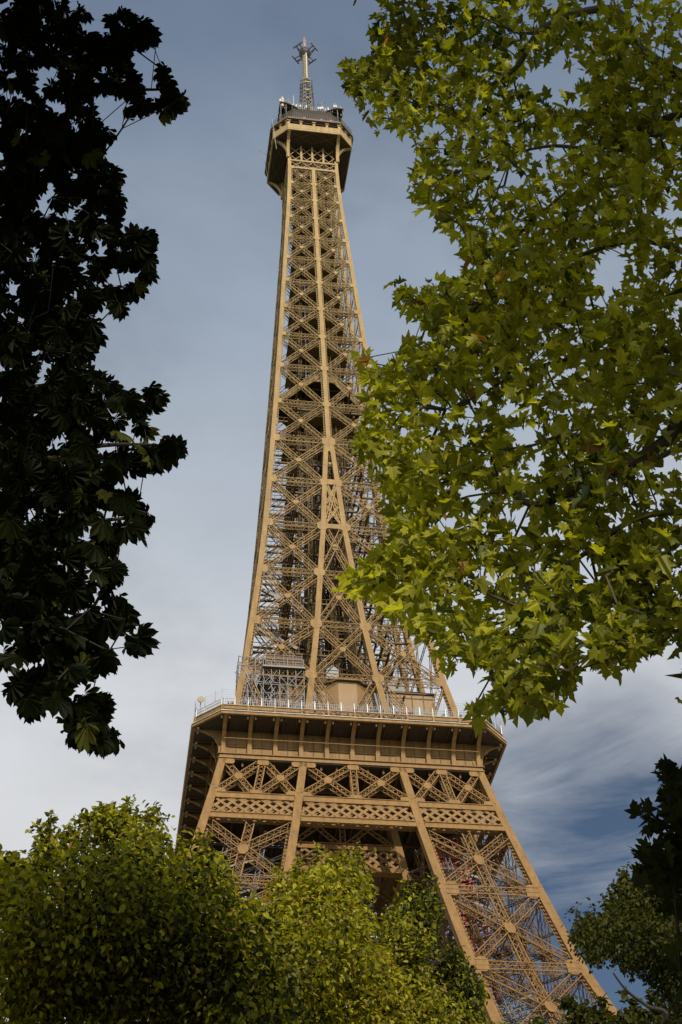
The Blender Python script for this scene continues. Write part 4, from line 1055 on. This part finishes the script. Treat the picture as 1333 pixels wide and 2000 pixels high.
def rim(poly, step, inset, open_box):
    # points just inside the outline, skipping the parts of it that lie on the frame's border
    P_ = np.asarray(poly, float); out = []
    for a, b in zip(P_, np.roll(P_, -1, 0)):
        ln = np.linalg.norm(b-a)
        for t in np.arange(0, 1, step/max(ln, step)): out.append(a+(b-a)*t)
    out = np.array(out); c = out.mean(0); ok = (out[:, 0] > open_box[0]) & (out[:, 0] < open_box[2]) & (out[:, 1] > open_box[1]) & (out[:, 1] < open_box[3]); out = out[ok]
    # move inwards: try eight directions, keep the one deepest inside
    best = out.copy(); bd = np.full(len(out), -1.)
    for an in np.linspace(0, 2*np.pi, 12, endpoint=False):
        q = out+inset*np.array([math.cos(an), math.sin(an)]); d = np.where(inside(q, poly), edge_dist(q, poly), -1); u = d > bd; best[u] = q[u]; bd[u] = d[u]
    return best[bd > 3]
def at_many(px, dist):
    d = _f[None]+CR[None]*((px[:, 0]-W0/2)/FPX)[:, None]-CU[None]*((px[:, 1]-H0/2)/FPX)[:, None]
    return CAM+norm(d)*np.asarray(dist)[:, None]
def lump(P, f, seed):
    r = np.random.default_rng(seed); o = np.zeros(len(P))
    for k in range(7):
        d = r.normal(size=3); d /= np.linalg.norm(d); o += np.sin(P@d*f*r.uniform(.6, 1.8)+r.uniform(0, 6.28))
    return o/7**.5
def skeleton(limbs, targets, rng, r_twig=.006, k=5, jit=.06, rmax=.09):
    # limbs: list of (points, radii); targets: points the twigs must reach. Grows a branching net towards the targets.
    nodes = []; rad = []
    for pts, rr in limbs:
        pts = np.asarray(pts, float); seg = np.linalg.norm(np.diff(pts, axis=0), axis=1)
        for i in range(len(pts)-1):
            m = max(1, int(seg[i]/.35))
            for t in np.arange(m)/m: nodes.append(lerp(pts[i], pts[i+1], t)); rad.append(lerp(rr[i], rr[i+1], t))
        nodes.append(pts[-1]); rad.append(rr[-1])
    nb = len(nodes); par = [-1]*nb
    T_ = np.asarray(targets); N_ = np.array(nodes)
    d0 = np.array([np.min(np.linalg.norm(N_-t, axis=1)) for t in T_]); order = np.argsort(d0)
    buf = np.zeros((nb+len(T_)*5+10, 3)); buf[:nb] = N_; n = nb; chains = []; pl_ = np.zeros(len(buf))
    for ti in order:
        t = T_[ti]; dd = np.linalg.norm(buf[:n]-t, axis=1); j = int(np.argmin(dd+.55*pl_[:n])); L_ = dd[j]
        m = int(np.clip(L_/.35, 1, 4)); prev = j; ch = [j]
        for q in range(1, m+1):
            p = lerp(buf[j], t, q/m)+(rng.normal(size=3)*jit*min(L_, .8) if q < m else 0)+np.array([0, 0, .06*min(L_, .8)*math.sin(q/m*math.pi)])
            buf[n] = p; pl_[n] = pl_[j]+L_*q/m; par.append(prev); prev = n; ch.append(n); n += 1
        chains.append(ch)
    cnt = np.zeros(n); 
    for ch in chains: cnt[ch[-1]] += 1
    for i in range(n-1, nb-1, -1): cnt[par[i]] += cnt[i]
    b = MB()
    for pts, rr in limbs: b.tube(pts, rr, 9)
    for ch in chains:
        c = np.maximum(cnt[ch], 1); r_ = np.minimum(r_twig*c**.5, rmax); r_[0] = r_[1]
        if len(ch) > 2: tt = np.linspace(0, len(ch)-1, (len(ch)-1)*3+1); b.tube(smooth_pts(buf[ch], 3), np.interp(tt, np.arange(len(ch)), r_), k)
        else: b.tube(buf[ch], r_, k)
    return b
def tree(name, label, loc, group=None):
    return tag(empty(name, loc), label, 'tree', group)
def finish(o, root, loc):
    # keep world placement while sitting under the root
    o.location = -Vector(loc); return o
def smooth_pts(pts, n=6):
    pts = np.asarray(pts, float); t = np.arange(len(pts)); tt = np.linspace(0, len(pts)-1, (len(pts)-1)*n+1)
    out = []
    for u in tt:
        i = min(int(u), len(pts)-2); f_ = u-i; p0 = pts[max(i-1, 0)]; p1 = pts[i]; p2 = pts[i+1]; p3 = pts[min(i+2, len(pts)-1)]
        out.append(.5*((2*p1)+(-p0+p2)*f_+(2*p0-5*p1+4*p2-p3)*f_**2+(-p0+3*p1-3*p2+p3)*f_**3))
    return np.array(out)
def limb(pts, r0, r1, n=5):
    q = smooth_pts(pts, n); return q, np.linspace(r0, r1, len(q))
def in_view(P, m=60):
    d = P-CAM; w_ = d@_f; x = W0/2+FPX*(d@CR)/np.maximum(w_, .01); y = H0/2-FPX*(d@CU)/np.maximum(w_, .01)
    return (w_ > 0) & (x > -m) & (x < W0+m) & (y > -m) & (y < H0+m)

# ---- plane tree on the right
rg = np.random.default_rng(42)
PL = [(745, -20), (722, 100), (665, 128), (680, 170), (705, 215), (742, 265), (772, 250), (805, 290), (800, 365), (818, 408), (868, 440), (905, 470), (912, 520), (880, 560), (855, 540), (815, 570), (765, 545), (780, 590), (835, 632), (850, 655), (795, 662), (770, 700), (735, 715), (708, 672), (692, 690), (716, 740), (722, 800), (698, 850), (700, 895), (735, 960), (760, 1000), (765, 1050), (738, 1085), (690, 1110), (662, 1165), (720, 1150), (755, 1195), (790, 1190), (800, 1230), (832, 1240), (872, 1312), (915, 1290), (950, 1300), (978, 1330), (960, 1365), (905, 1382), (940, 1412), (985, 1385), (1030, 1392), (1090, 1380), (1098, 1345), (1130, 1320), (1118, 1270), (1125, 1215), (1150, 1290), (1175, 1295), (1205, 1318), (1240, 1270), (1262, 1285), (1300, 1250), (1345, 1225), (1345, -20)]
HOLES = [((1075, 155), (60, 35)), ((1130, 205), (35, 18)), ((1195, 520), (40, 40)), ((1170, 585), (25, 20)), ((760, 700), (20, 22)), ((1030, 850), (40, 22)), ((1000, 800), (22, 20)), ((1240, 860), (20, 30)), ((920, 960), (30, 22)), ((870, 1020), (35, 18)), ((1010, 1010), (35, 22)), ((1150, 1120), (25, 40)), ((905, 860), (18, 16)), ((1300, 415), (35, 18)), ((1140, 1240), (18, 60)), ((850, 250), (30, 12)), ((1050, 905), (22, 30)), ((960, 1120), (25, 14)), ((1090, 1040), (30, 14)), ((1205, 1010), (22, 25))]
def dP(x, y): return 18.0-1.0*(x-700)/630-6.0*np.clip(y/1350, 0, 1)
trunkP = np.array([-20.4, -168.8, 0.0])
def tP(z, dx=0, dy=0): return trunkP+np.array([dx+.10*math.sin(z*.5), dy+.1*math.cos(z*.4), z])
sp = sample(PL, 560, 24, rg); rm = rim(PL, 32, 20, (-1e3, 0, 1325, 2000))
cl = np.vstack([sp, rm])
for (cx, cy), (ax, ay) in HOLES: cl = cl[((cl[:, 0]-cx)/(ax*1.15))**2+((cl[:, 1]-cy)/(ay*1.15))**2 > 1]
base_d = dP(cl[:, 0], cl[:, 1])
cd = base_d+rg.uniform(-.8, 1.7, len(cl))
CP = at_many(cl, cd)
limbsP = [limb([tP(0), tP(3), tP(6), tP(9.5), tP(15, -.3, .2), tP(21, -.8, .2)], .34, .10)]
def LB(z, pts, r0, r1):
    q = smooth_pts([at(p[0], p[1], float(dP(p[0], p[1]))+.2) for p in pts], 5); a = tP(z); n = len(q)
    q = np.vstack([a, lerp(a, q[0], .35)+(0, 0, .15), lerp(a, q[0], .7)+(0, 0, .12), q]); limbsP.append((q, np.concatenate([[r0*1.5, r0*1.25, r0*1.1], np.linspace(r0, r1, n)])))
LB(13.0, [(1420, 205, 12.6), (1333, 150, 13.2), (1250, 95, 13.4), (1195, 18, 13.7), (1065, 52, 14.2), (1012, 128, 14.4), (960, 165, 14.7), (880, 200, 15.1)], .07, .012)
LB(12.2, [(1420, 200, 12.4), (1333, 222, 13.0), (1250, 250, 13.3), (1175, 290, 13.6), (1080, 285, 14.0), (1000, 300, 14.4)], .05, .01)
LB(11.4, [(1400, 330, 12.4), (1290, 262, 12.9), (1195, 300, 13.2), (1110, 372, 13.6), (1040, 430, 14.0)], .04, .01)
LB(8.6, [(1420, 730, 12.2), (1333, 692, 12.6), (1260, 678, 12.8), (1180, 686, 13.0), (1100, 704, 13.2), (1012, 728, 13.5), (950, 765, 13.8), (870, 800, 14.1)], .032, .008)
LB(7.4, [(1400, 760, 11.8), (1333, 815, 12.1), (1290, 870, 12.3), (1190, 925, 12.7), (1100, 968, 13.1), (1035, 985, 13.3), (985, 940, 13.5), (940, 915, 13.7)], .075, .01)
LB(7.0, [(1390, 830, 11.8), (1250, 905, 12.2), (1120, 850, 12.8), (1040, 870, 13.2), (960, 880, 13.6)], .03, .007)
LB(5.7, [(1400, 1000, 11.4), (1250, 1010, 11.8), (1130, 1090, 12.2), (1030, 1150, 12.6), (985, 1240, 12.8), (960, 1320, 12.9)], .03, .007)
LB(9.8, [(1400, 520, 12.3), (1260, 470, 12.9), (1130, 500, 13.4), (1010, 560, 13.9), (940, 590, 14.2)], .035, .008)
sk = skeleton(limbsP, CP, rg, .0052, 5, .035, .026)
plane = tree('plane_tree', 'broad plane tree on the right, its sunlit lobed leaves hanging across the tower', trunkP)
finish(sk.build('trunk', M_BARK2, plane), plane, trunkP)
def lobed(CPs, n_each, rad, sz, rng, facing=.55):
    n = n_each*len(CPs); c = np.repeat(CPs, n_each, 0)
    P_ = c+rng.normal(size=(n, 3))*rad*np.array([1, 1, .75])
    out = norm(P_-c)
    tip = norm(out*.5+rng.normal(size=(n, 3))*.55+np.array([0, 0, -.45]))
    nr = norm(S[None]*facing+np.array([0, 0, .35])+rng.normal(size=(n, 3))*.55)
    return P_, tip, nr, rng.uniform(.3, 1, n)**.8*sz*1.3
P_, tip, nr, sz = lobed(CP, 24, .225, .122, rg, .65)
tint = np.clip(.45+.22*lump(P_, .9, 3)+rg.normal(size=len(P_))*.2, 0, .92); tint[rg.uniform(size=len(P_)) < .009] = 1
d_ = P_-CAM; w_ = d_@_f; q2 = np.stack([W0/2+FPX*(d_@CR)/w_, H0/2-FPX*(d_@CU)/w_], -1)
keep = inside(q2, PL) | (q2[:, 0] > 1320) | (q2[:, 1] < 8)
for (cx, cy), (ax, ay) in HOLES: keep &= ((q2[:, 0]-cx)/ax)**2+((q2[:, 1]-cy)/ay)**2 > 1
keep &= (lump(P_, 3.0, 8) > -.85)
vk = rg.integers(0, 4, len(P_)); parts = [leaves(VK[q], P_[keep & (vk == q)], tip[keep & (vk == q)], nr[keep & (vk == q)], sz[keep & (vk == q)], tint[keep & (vk == q)]) for q in range(4)]
# crown beyond the frame, up and right; leaf mass over the path added for shade
mass = []
cc_ = rg.uniform((-22, -179, 7), (-11, -160, 20), (3600, 3)); e_ = ((cc_-np.array([-17.2, -169.6, 14.4]))/np.array([5.2, 8.0, 6.0])); cc_ = cc_[(np.sum(e_**2, 1) < 1) & ~in_view(cc_, 40)]
shade_mass = rg.uniform((-26.5, -182, 11), (-16, -170, 24.5), (5200, 3)); e_ = (shade_mass-np.array([-20.9, -176.0, 17.6]))/np.array([4.1, 5.0, 6.2]); cc_ = np.vstack([cc_, shade_mass[(np.sum(e_**2, 1) < 1) & ~in_view(shade_mass, 40)]])
cc_ = cc_[lump(cc_, 1.1, 5) > -.6]
P2, t2, n2_, s2 = lobed(cc_, 4, .45, .36, rg)
ok = ~in_view(P2, 50); parts.append(leaves('plane', P2[ok], t2[ok], n2_[ok], s2[ok], rg.uniform(.2, .8, ok.sum())))
V_, lp, ln_, tn = join(parts); o = mesh_obj('crown', V_, lp, ln_, M_PLANE, plane, tint=tn); finish(o, plane, trunkP)

# ---- horse chestnut on the left
rg = np.random.default_rng(77)
CH_ = [(-20, -20), (150, -20), (200, 32), (240, 0), (300, 38), (320, 72), (296, 98), (262, 112), (272, 130), (330, 120), (350, 165), (376, 200), (362, 222), (325, 245), (290, 230), (238, 236), (218, 195), (190, 195), (205, 240), (222, 258), (212, 300), (246, 335), (252, 405), (245, 432), (302, 442), (314, 475), (310, 545), (282, 582), (238, 625), (195, 612), (206, 662), (182, 702), (232, 742), (262, 760), (310, 745), (324, 790), (300, 815), (330, 840), (368, 872), (352, 905), (300, 930), (258, 930), (276, 985), (302, 1000), (292, 1052), (246, 1062), (256, 1105), (240, 1150), (268, 1205), (302, 1252), (278, 1282), (240, 1275), (225, 1312), (160, 1335), (222, 1365), (215, 1425), (244, 1452), (200, 1474), (125, 1446), (105, 1392), (50, 1402), (12, 1345), (32, 1318), (-20, 1285)]
trunkC = np.array([-36.0, -168.6, 0.0])
def tC(z, dx=0, dy=0): return trunkC+np.array([dx+.12*math.sin(z*.4), dy+.1*math.cos(z*.5), z])
s0 = sample(CH_, 2300, 20, rg); w0_ = np.clip(1.15-s0[:, 0]/330, .25, 1); s0 = s0[rg.uniform(size=len(s0)) < w0_+.25]
r0_ = rim(CH_, 18, 22, (-5, 0, 1330, 2000)); c0 = np.vstack([s0, r0_, r0_[::2]+rg.normal(size=r0_[::2].shape)*5])
H1 = [((52, 100), (8, 6)), ((30, 190), (14, 8)), ((28, 562), (13, 13)), ((92, 410), (26, 10)), ((95, 372), (8, 20)), ((120, 1000), (14, 8)), ((110, 860), (22, 10)), ((215, 870), (16, 14)), ((140, 1190), (22, 9)), ((60, 1010), (10, 10)), ((200, 690), (12, 10)), ((70, 1245), (14, 9)), ((225, 1090), (16, 8)), ((180, 840), (10, 10)), ((15, 955), (7, 7)), ((190, 1170), (12, 18)), ((160, 520), (14, 8)), ((205, 490), (10, 12)), ((70, 490), (12, 8)), ((70, 1300), (46, 12)), ((175, 1342), (26, 10)), ((15, 1262), (20, 8)), ((250, 200), (14, 7)), ((270, 860), (12, 10)), ((255, 820), (10, 8)), ((215, 1010), (10, 10)), ((130, 1110), (12, 7)), ((235, 540), (10, 8))]
for (cx, cy), (ax, ay) in H1: c0 = c0[((c0[:, 0]-cx)/(ax+9))**2+((c0[:, 1]-cy)/(ay+9))**2 > 1]
_q = np.stack([c0[:, 0], c0[:, 1], 0*c0[:, 0]], -1); c0 = c0[(lump(_q, .055, 31) > -1.0) | (c0[:, 0] < 60)]
dC = 19.5-7.5*np.clip(c0[:, 1]/1450, 0, 1)+rg.uniform(-1.3, 1.6, len(c0))
LPc = at_many(c0, dC)
# leaves hang fan-like: tip down and outwards, the blade turned to the open sky
nL = len(LPc); tip = norm(np.array([.25, .0, -.55])+rg.normal(size=(nL, 3))*.55); nr = norm(-norm(LPc-CAM)*.75+np.array([0, 0, .35])+rg.normal(size=(nL, 3))*.45)
szc = rg.uniform(.14, .215, nL)
hub = LPc-tip*szc[:, None]*.35
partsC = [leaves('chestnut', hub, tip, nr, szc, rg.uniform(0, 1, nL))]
limbsC = [limb([tC(0), tC(4), tC(9), tC(15, .4, .2), tC(21, .9, .1)], .38, .1)]
for z, pts, r0, r1 in ((13.5, [(-60, 60, 18.5), (60, 90, 18.8), (160, 130, 19), (230, 170, 19.2), (330, 175, 19.3)], .08, .012), (12, [(-60, 330, 17.4), (60, 300, 17.6), (200, 330, 18)], .06, .01), (11, [(-60, 480, 16.8), (60, 430, 16.9), (150, 500, 17), (250, 500, 17.2), (300, 480, 17.3)], .07, .01), (9.4, [(-60, 740, 15.6), (60, 760, 15.8), (160, 740, 16), (230, 760, 16.1), (290, 780, 16.2)], .07, .01), (8.7, [(-60, 860, 15), (60, 900, 15.1), (200, 870, 15.3), (330, 870, 15.5)], .06, .01), (7.2, [(-60, 1060, 14), (60, 1050, 14.1), (180, 1020, 14.3), (280, 1010, 14.5)], .06, .01), (5.9, [(-60, 1250, 12.8), (10, 1300, 12.9), (60, 1325, 13), (110, 1375, 13), (190, 1420, 13.1)], .04, .008), (6.3, [(-60, 1150, 13.3), (60, 1180, 13.4), (150, 1200, 13.5), (250, 1240, 13.6)], .05, .008)):
    limbsC.append(limb([tC(z)]+[at(*p) for p in pts], r0, r1))
twigs = hub[rg.permutation(nL)[:520]]
ch = tree('chestnut_tree', 'dark horse chestnut tree in shade at the left, its fanned leaves silhouetted against the sky', trunkC)
finish(skeleton(limbsC, twigs, rg, .005, 4, .06, .025).build('trunk', M_BARK, ch), ch, trunkC)
# unseen crown mass above and behind the visible leaves, shaped to shade them
cc_ = rg.uniform((-46, -184, 7), (-29.5, -158, 29), (9000, 3)); e_ = (cc_-np.array([-36.2, -171.5, 18.0]))/np.array([7.6, 11.0, 11.0]); cc_ = cc_[(np.sum(e_**2, 1) < 1) & ~in_view(cc_, 60)]
shade_tiers = []  # out-of-view leaf tiers added to shade the lower left tree
for c1, r1_, n1_ in (((-29.4, -169.9, 18.9), (4.0, 2.6, 2.3), 1300), ((-33.4, -169.0, 20.4), (3.2, 3.2, 3.2), 900)):
    t1 = np.array(c1)+rg.uniform(-1, 1, (n1_*2, 3))*np.array(r1_); e_ = (t1-np.array(c1))/np.array(r1_); shade_tiers.append(t1[(np.sum(e_**2, 1) < 1) & ~in_view(t1, 60)])
top_ = np.vstack(shade_tiers)
cc_ = np.vstack([cc_, top_]); n = len(cc_)
tip = norm(rg.normal(size=(n, 3))+np.array([0, 0, -.5])); nr = norm(S[None]*.8+rg.normal(size=(n, 3))*.5); s_ = rg.uniform(.34, .5, n)
ok = ~in_view(cc_+tip*.3, 70)
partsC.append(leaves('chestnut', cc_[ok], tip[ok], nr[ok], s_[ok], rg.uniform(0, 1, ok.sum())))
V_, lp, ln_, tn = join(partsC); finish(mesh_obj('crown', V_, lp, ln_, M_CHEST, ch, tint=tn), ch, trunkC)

# ---- the lower trees in front of the tower
def bushy(name, label, poly, dist, depth, n_cl, per, leaf, mat, seed, trunk_px, crad=.33, bark=None, group=None, kind='small', thin=-.8, limbs_px=(), below=None):
    rng = np.random.default_rng(seed)
    c = sample(poly, n_cl, 10, rng); rm_ = rim(poly, 13, 9, (0, 0, W0, H0)); rm_ = rm_+rng.normal(size=rm_.shape)*8; c = np.vstack([c, rm_])
    PP = np.asarray(poly, float); gx = np.linspace(PP[:, 0].min(), PP[:, 0].max(), 80); topy = np.full(80, 2100.)
    for a_, b_ in zip(PP, np.roll(PP, -1, 0)):
        x0_, x1_ = sorted((a_[0], b_[0])); m_ = (gx >= x0_) & (gx <= x1_)
        if x1_-x0_ > 1e-6: topy[m_] = np.minimum(topy[m_], a_[1]+(b_[1]-a_[1])*(gx[m_]-a_[0])/(b_[0]-a_[0]))
    topy = np.convolve(np.pad(topy, 4, 'edge'), np.ones(9)/9, 'valid')
    ed = np.clip((c[:, 1]-np.interp(c[:, 0], gx, topy))/170, .03, 1)
    dd = dist-depth*.55*ed**.7+depth*.5*rng.uniform(0, 1, len(c))**1.5*(.3+ed)
    C_ = at_many(c, dd); dd = dd+1.0*lump(C_, 2.2, seed+9)*(.25+ed); C_ = at_many(c, dd); kk = (lump(C_, 3.2, seed+4) > -.42) | (ed < .06)
    C_, c, ed = C_[kk], c[kk], ed[kk]; n0 = len(c)
    inner = np.minimum(1, .45+ed*.9)
    cls = np.repeat(C_, per, 0); rr = np.repeat(inner, per)*crad
    P_ = cls+rng.normal(size=(len(cls), 3))*rr[:, None]*np.array([1, 1, .7])
    d_ = P_-CAM; w_ = d_@_f; q = np.stack([W0/2+FPX*(d_@CR)/w_, H0/2-FPX*(d_@CU)/w_], -1)
    k_ = (inside(q+rng.normal(size=q.shape)*7, poly) | (q[:, 1] > H0-5) | (q[:, 0] < 5) | (q[:, 0] > W0-5)) & (lump(P_, 2.2, seed) > thin); P_ = P_[k_]; cls = cls[k_]
    n = len(P_)
    # thin sprigs standing out of the top
    tops = np.array([p for p in rm_ if p[1] < np.median(rm_[:, 1])]); tops = tops[rng.permutation(len(tops))[:max(6, len(tops)//2)]]
    sprig = []; stems = []
    for p in tops:
        b0 = at(p[0], p[1], dist-.2); dv = norm(np.array([rng.normal()*.5, rng.normal()*.4, 1.0])); ln_s = rng.uniform(.15, .62); stems.append((b0-dv*.25, b0+dv*ln_s)); wd_ = rng.uniform(.05, .14)
        for t_ in rng.uniform(-.1, 1, int(14+60*ln_s)): sprig.append(b0+dv*ln_s*t_+rng.normal(size=3)*wd_*(1.15-.8*max(t_, 0)))
    sprig = np.array(sprig); P_ = np.vstack([P_, sprig]); cls = np.vstack([cls, sprig-np.array([0, 0, .2])]); n = len(P_); out = norm(P_-cls)
    tip = norm(out*.45+rng.normal(size=(n, 3))*.45+np.array([0, 0, -.35])); nr = norm(out*.35+np.array([0, 0, .55])+S*.25+rng.normal(size=(n, 3))*.5)
    tint = np.clip(.42+.22*lump(P_, .7, seed+1)+rng.normal(size=n)*.3, 0, 1)
    pr = [leaves(kind, P_, tip, nr, rng.uniform(leaf*.7, leaf*1.25, n), tint)]
    base = at(*trunk_px); base = np.array([base[0], base[1], 0.0])
    if below:
        # the rest of the crown, under the frame
        cx, cz, rx, rz = below; m = 2600
        u = norm(rng.normal(size=(m, 3))); r_ = rng.uniform(.55, 1, m)**.5; B_ = base+np.array([cx, 0, cz])+u*r_[:, None]*np.array([rx, rx, rz]); B_ = B_[~in_view(B_, 25)]
        B_ = np.repeat(B_, 5, 0); B_ = B_+rng.normal(size=B_.shape)*.35; B_ = B_[~in_view(B_, 60)]; m = len(B_)
        pr.append(leaves('card', B_, norm(rng.normal(size=(m, 3))-np.array([0, 0, .3])), norm(rng.normal(size=(m, 3))*.6+np.array([0, 0, .7])), rng.uniform(.16, .26, m), rng.uniform(.2, .8, m)))
    root = tree(name, label, base, group)
    z1 = C_[:, 2].max(); mid = C_.mean(0)
    lbs = [limb([base, base+np.array([.1, .1, z1*.35]), lerp(base+np.array([0, 0, z1*.5]), mid, .5), mid], .26, .08)]
    for pts in limbs_px: lbs.append(limb([lbs[0][0][-3]]+[at(*p) for p in pts], .07, .02))
    tg = C_[rng.permutation(n0)[:min(n0, 240)]]
    skb = skeleton(lbs, tg, rng, .010, 4, .08, .06)
    for a_, b_ in stems: skb.tube([a_, (a_+b_)/2, b_], [.012, .009, .005], 4)
    finish(skb.build('trunk', bark or M_BARK, root), root, base)
    V_, lp, ln_, tn = join(pr); finish(mesh_obj('crown', V_, lp, ln_, mat, root, tint=tn), root, base)
    return root
A_ = [(-20, 1690), (20, 1668), (50, 1690), (62, 1672), (85, 1640), (102, 1638), (135, 1655), (140, 1622), (165, 1628), (175, 1598), (205, 1585), (218, 1576), (232, 1592), (262, 1590), (290, 1605), (325, 1615), (330, 1655), (345, 1680), (362, 1660), (398, 1672), (412, 1660), (440, 1685), (458, 1722), (470, 1765), (520, 1790), (560, 1850), (580, 1920), (600, 2020), (-20, 2020)]
bushy('lime_tree', 'broad leafy tree low at the left, its sunlit top fading to deep shade below', A_, 25, 6, 900, 66, .108, M_SMALL, 101, (180, 2050, 24), below=(0, 6.0, 5.5, 4.5))
B_ = [(440, 1800), (500, 1775), (530, 1745), (556, 1712), (575, 1735), (600, 1712), (618, 1690), (640, 1688), (664, 1662), (690, 1680), (712, 1705), (728, 1738), (722, 1770), (732, 1800), (715, 1840), (742, 1850), (790, 1900), (820, 2020), (420, 2020), (430, 1900), (425, 1830)]
bushy('lime_tree', 'pointed bright green tree top at the foot of the tower, below the middle opening', B_, 29, 5, 700, 66, .104, M_SMALL, 202, (620, 2060, 29), limbs_px=([(700, 1900, 28.4), (690, 1850, 28), (715, 1800, 27.6), (735, 1755, 27.4)],), below=(0, 7.5, 4, 4.5))
C3 = [(740, 1862), (752, 1800), (778, 1762), (800, 1732), (815, 1752), (842, 1740), (862, 1768), (852, 1812), (862, 1850), (900, 1860), (925, 1895), (948, 1930), (938, 1965), (950, 2020), (690, 2020), (700, 1930)]
bushy('lime_tree', 'rounded green tree top right of the pointed one, in front of the tower pier', C3, 31, 5, 520, 64, .10, M_SMALL, 303, (850, 2080, 31), below=(0, 8.5, 3.6, 4.5))
D3_ = [(1112, 1835), (1128, 1805), (1150, 1790), (1180, 1792), (1190, 1752), (1208, 1748), (1212, 1708), (1235, 1722), (1248, 1738), (1262, 1715), (1300, 1700), (1345, 1690), (1345, 2020), (1305, 2020), (1318, 1965), (1285, 1945), (1255, 1905), (1222, 1898), (1195, 1868), (1160, 1888), (1140, 1866)]
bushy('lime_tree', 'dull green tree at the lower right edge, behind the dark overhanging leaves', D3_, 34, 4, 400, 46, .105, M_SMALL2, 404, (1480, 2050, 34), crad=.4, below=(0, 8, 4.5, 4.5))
E3 = [(1030, 2020), (1045, 1978), (1070, 1990), (1105, 1985), (1128, 1958), (1150, 1975), (1185, 1975), (1205, 1990), (1232, 1962), (1262, 1972), (1290, 1962), (1335, 1985), (1345, 2020)]
bushy('lime_tree', 'leafy tree tip just rising above the bottom right corner beside the tower leg', E3, 40, 3, 90, 34, .17, M_SMALL2, 505, (1180, 2160, 40), crad=.35, limbs_px=([(1300, 1990, 39), (1265, 1965, 39), (1225, 1935, 38.8), (1198, 1900, 38.7)],), below=(0, 11, 4, 5))
# dark spray of a second plane tree
F3 = [(1345, 1480), (1310, 1476), (1284, 1492), (1282, 1530), (1305, 1560), (1296, 1592), (1270, 1580), (1236, 1572), (1250, 1622), (1285, 1622), (1300, 1640), (1262, 1650), (1236, 1690), (1244, 1712), (1290, 1722), (1305, 1780), (1310, 1850), (1318, 1940), (1345, 1960)]
rg = np.random.default_rng(606)
c_ = np.vstack([sample(F3, 40, 12, rg), rim(F3, 44, 14, (0, 0, 1330, 2000))]); CPf = at_many(c_, 14.5+rg.uniform(-.6, .6, len(c_)))
P_, tip, nr, sz = lobed(CPf, 6, .13, .15, rg)
d_ = P_-CAM; w_ = d_@_f; q2 = np.stack([W0/2+FPX*(d_@CR)/w_, H0/2-FPX*(d_@CU)/w_], -1); kp = inside(q2, F3) | (q2[:, 0] > 1325)
bF = at(1720, 2100, 14.0); bF = np.array([bF[0], bF[1], 0.0])
pr = [leaves('plane', P_[kp], tip[kp], nr[kp], sz[kp], rg.uniform(0, 1, kp.sum()))]
cc_ = rg.uniform(bF+(-4.5, -7, 4.5), bF+(5, 4, 17), (3000, 3)); e_ = (cc_-(bF+(0, -1.5, 11)))/np.array([4.2, 5.5, 6.0]); cc_ = cc_[(np.sum(e_**2, 1) < 1) & ~in_view(cc_, 60)]
P2, t2, n2_, s2 = lobed(cc_, 3, .4, .36, rg); ok = ~in_view(P2, 60); pr.append(leaves('plane', P2[ok], t2[ok], n2_[ok], s2[ok], rg.uniform(0, 1, ok.sum())))
rf = tree('plane_tree', 'shaded plane tree reaching in from the lower right edge with a few dark lobed leaves', bF)
lbs = [limb([bF, bF+(0, 0, 4), bF+(.1, 0, 9), bF+(.2, 0, 14)], .26, .08)]
for z, pts in ((6.2, [(1450, 1620, 14.2), (1340, 1570, 14.4), (1300, 1530, 14.5)]), (5.6, [(1450, 1700, 14.1), (1333, 1630, 14.3), (1270, 1590, 14.4)]), (5.0, [(1450, 1760, 14), (1333, 1690, 14.3), (1270, 1680, 14.4)])): lbs.append(limb([bF+(0, 0, z)]+[at(*p) for p in pts], .05, .008))
finish(skeleton(lbs, CPf, rg, .005, 4, .06, .02).build('trunk', M_BARK, rf), rf, bF)
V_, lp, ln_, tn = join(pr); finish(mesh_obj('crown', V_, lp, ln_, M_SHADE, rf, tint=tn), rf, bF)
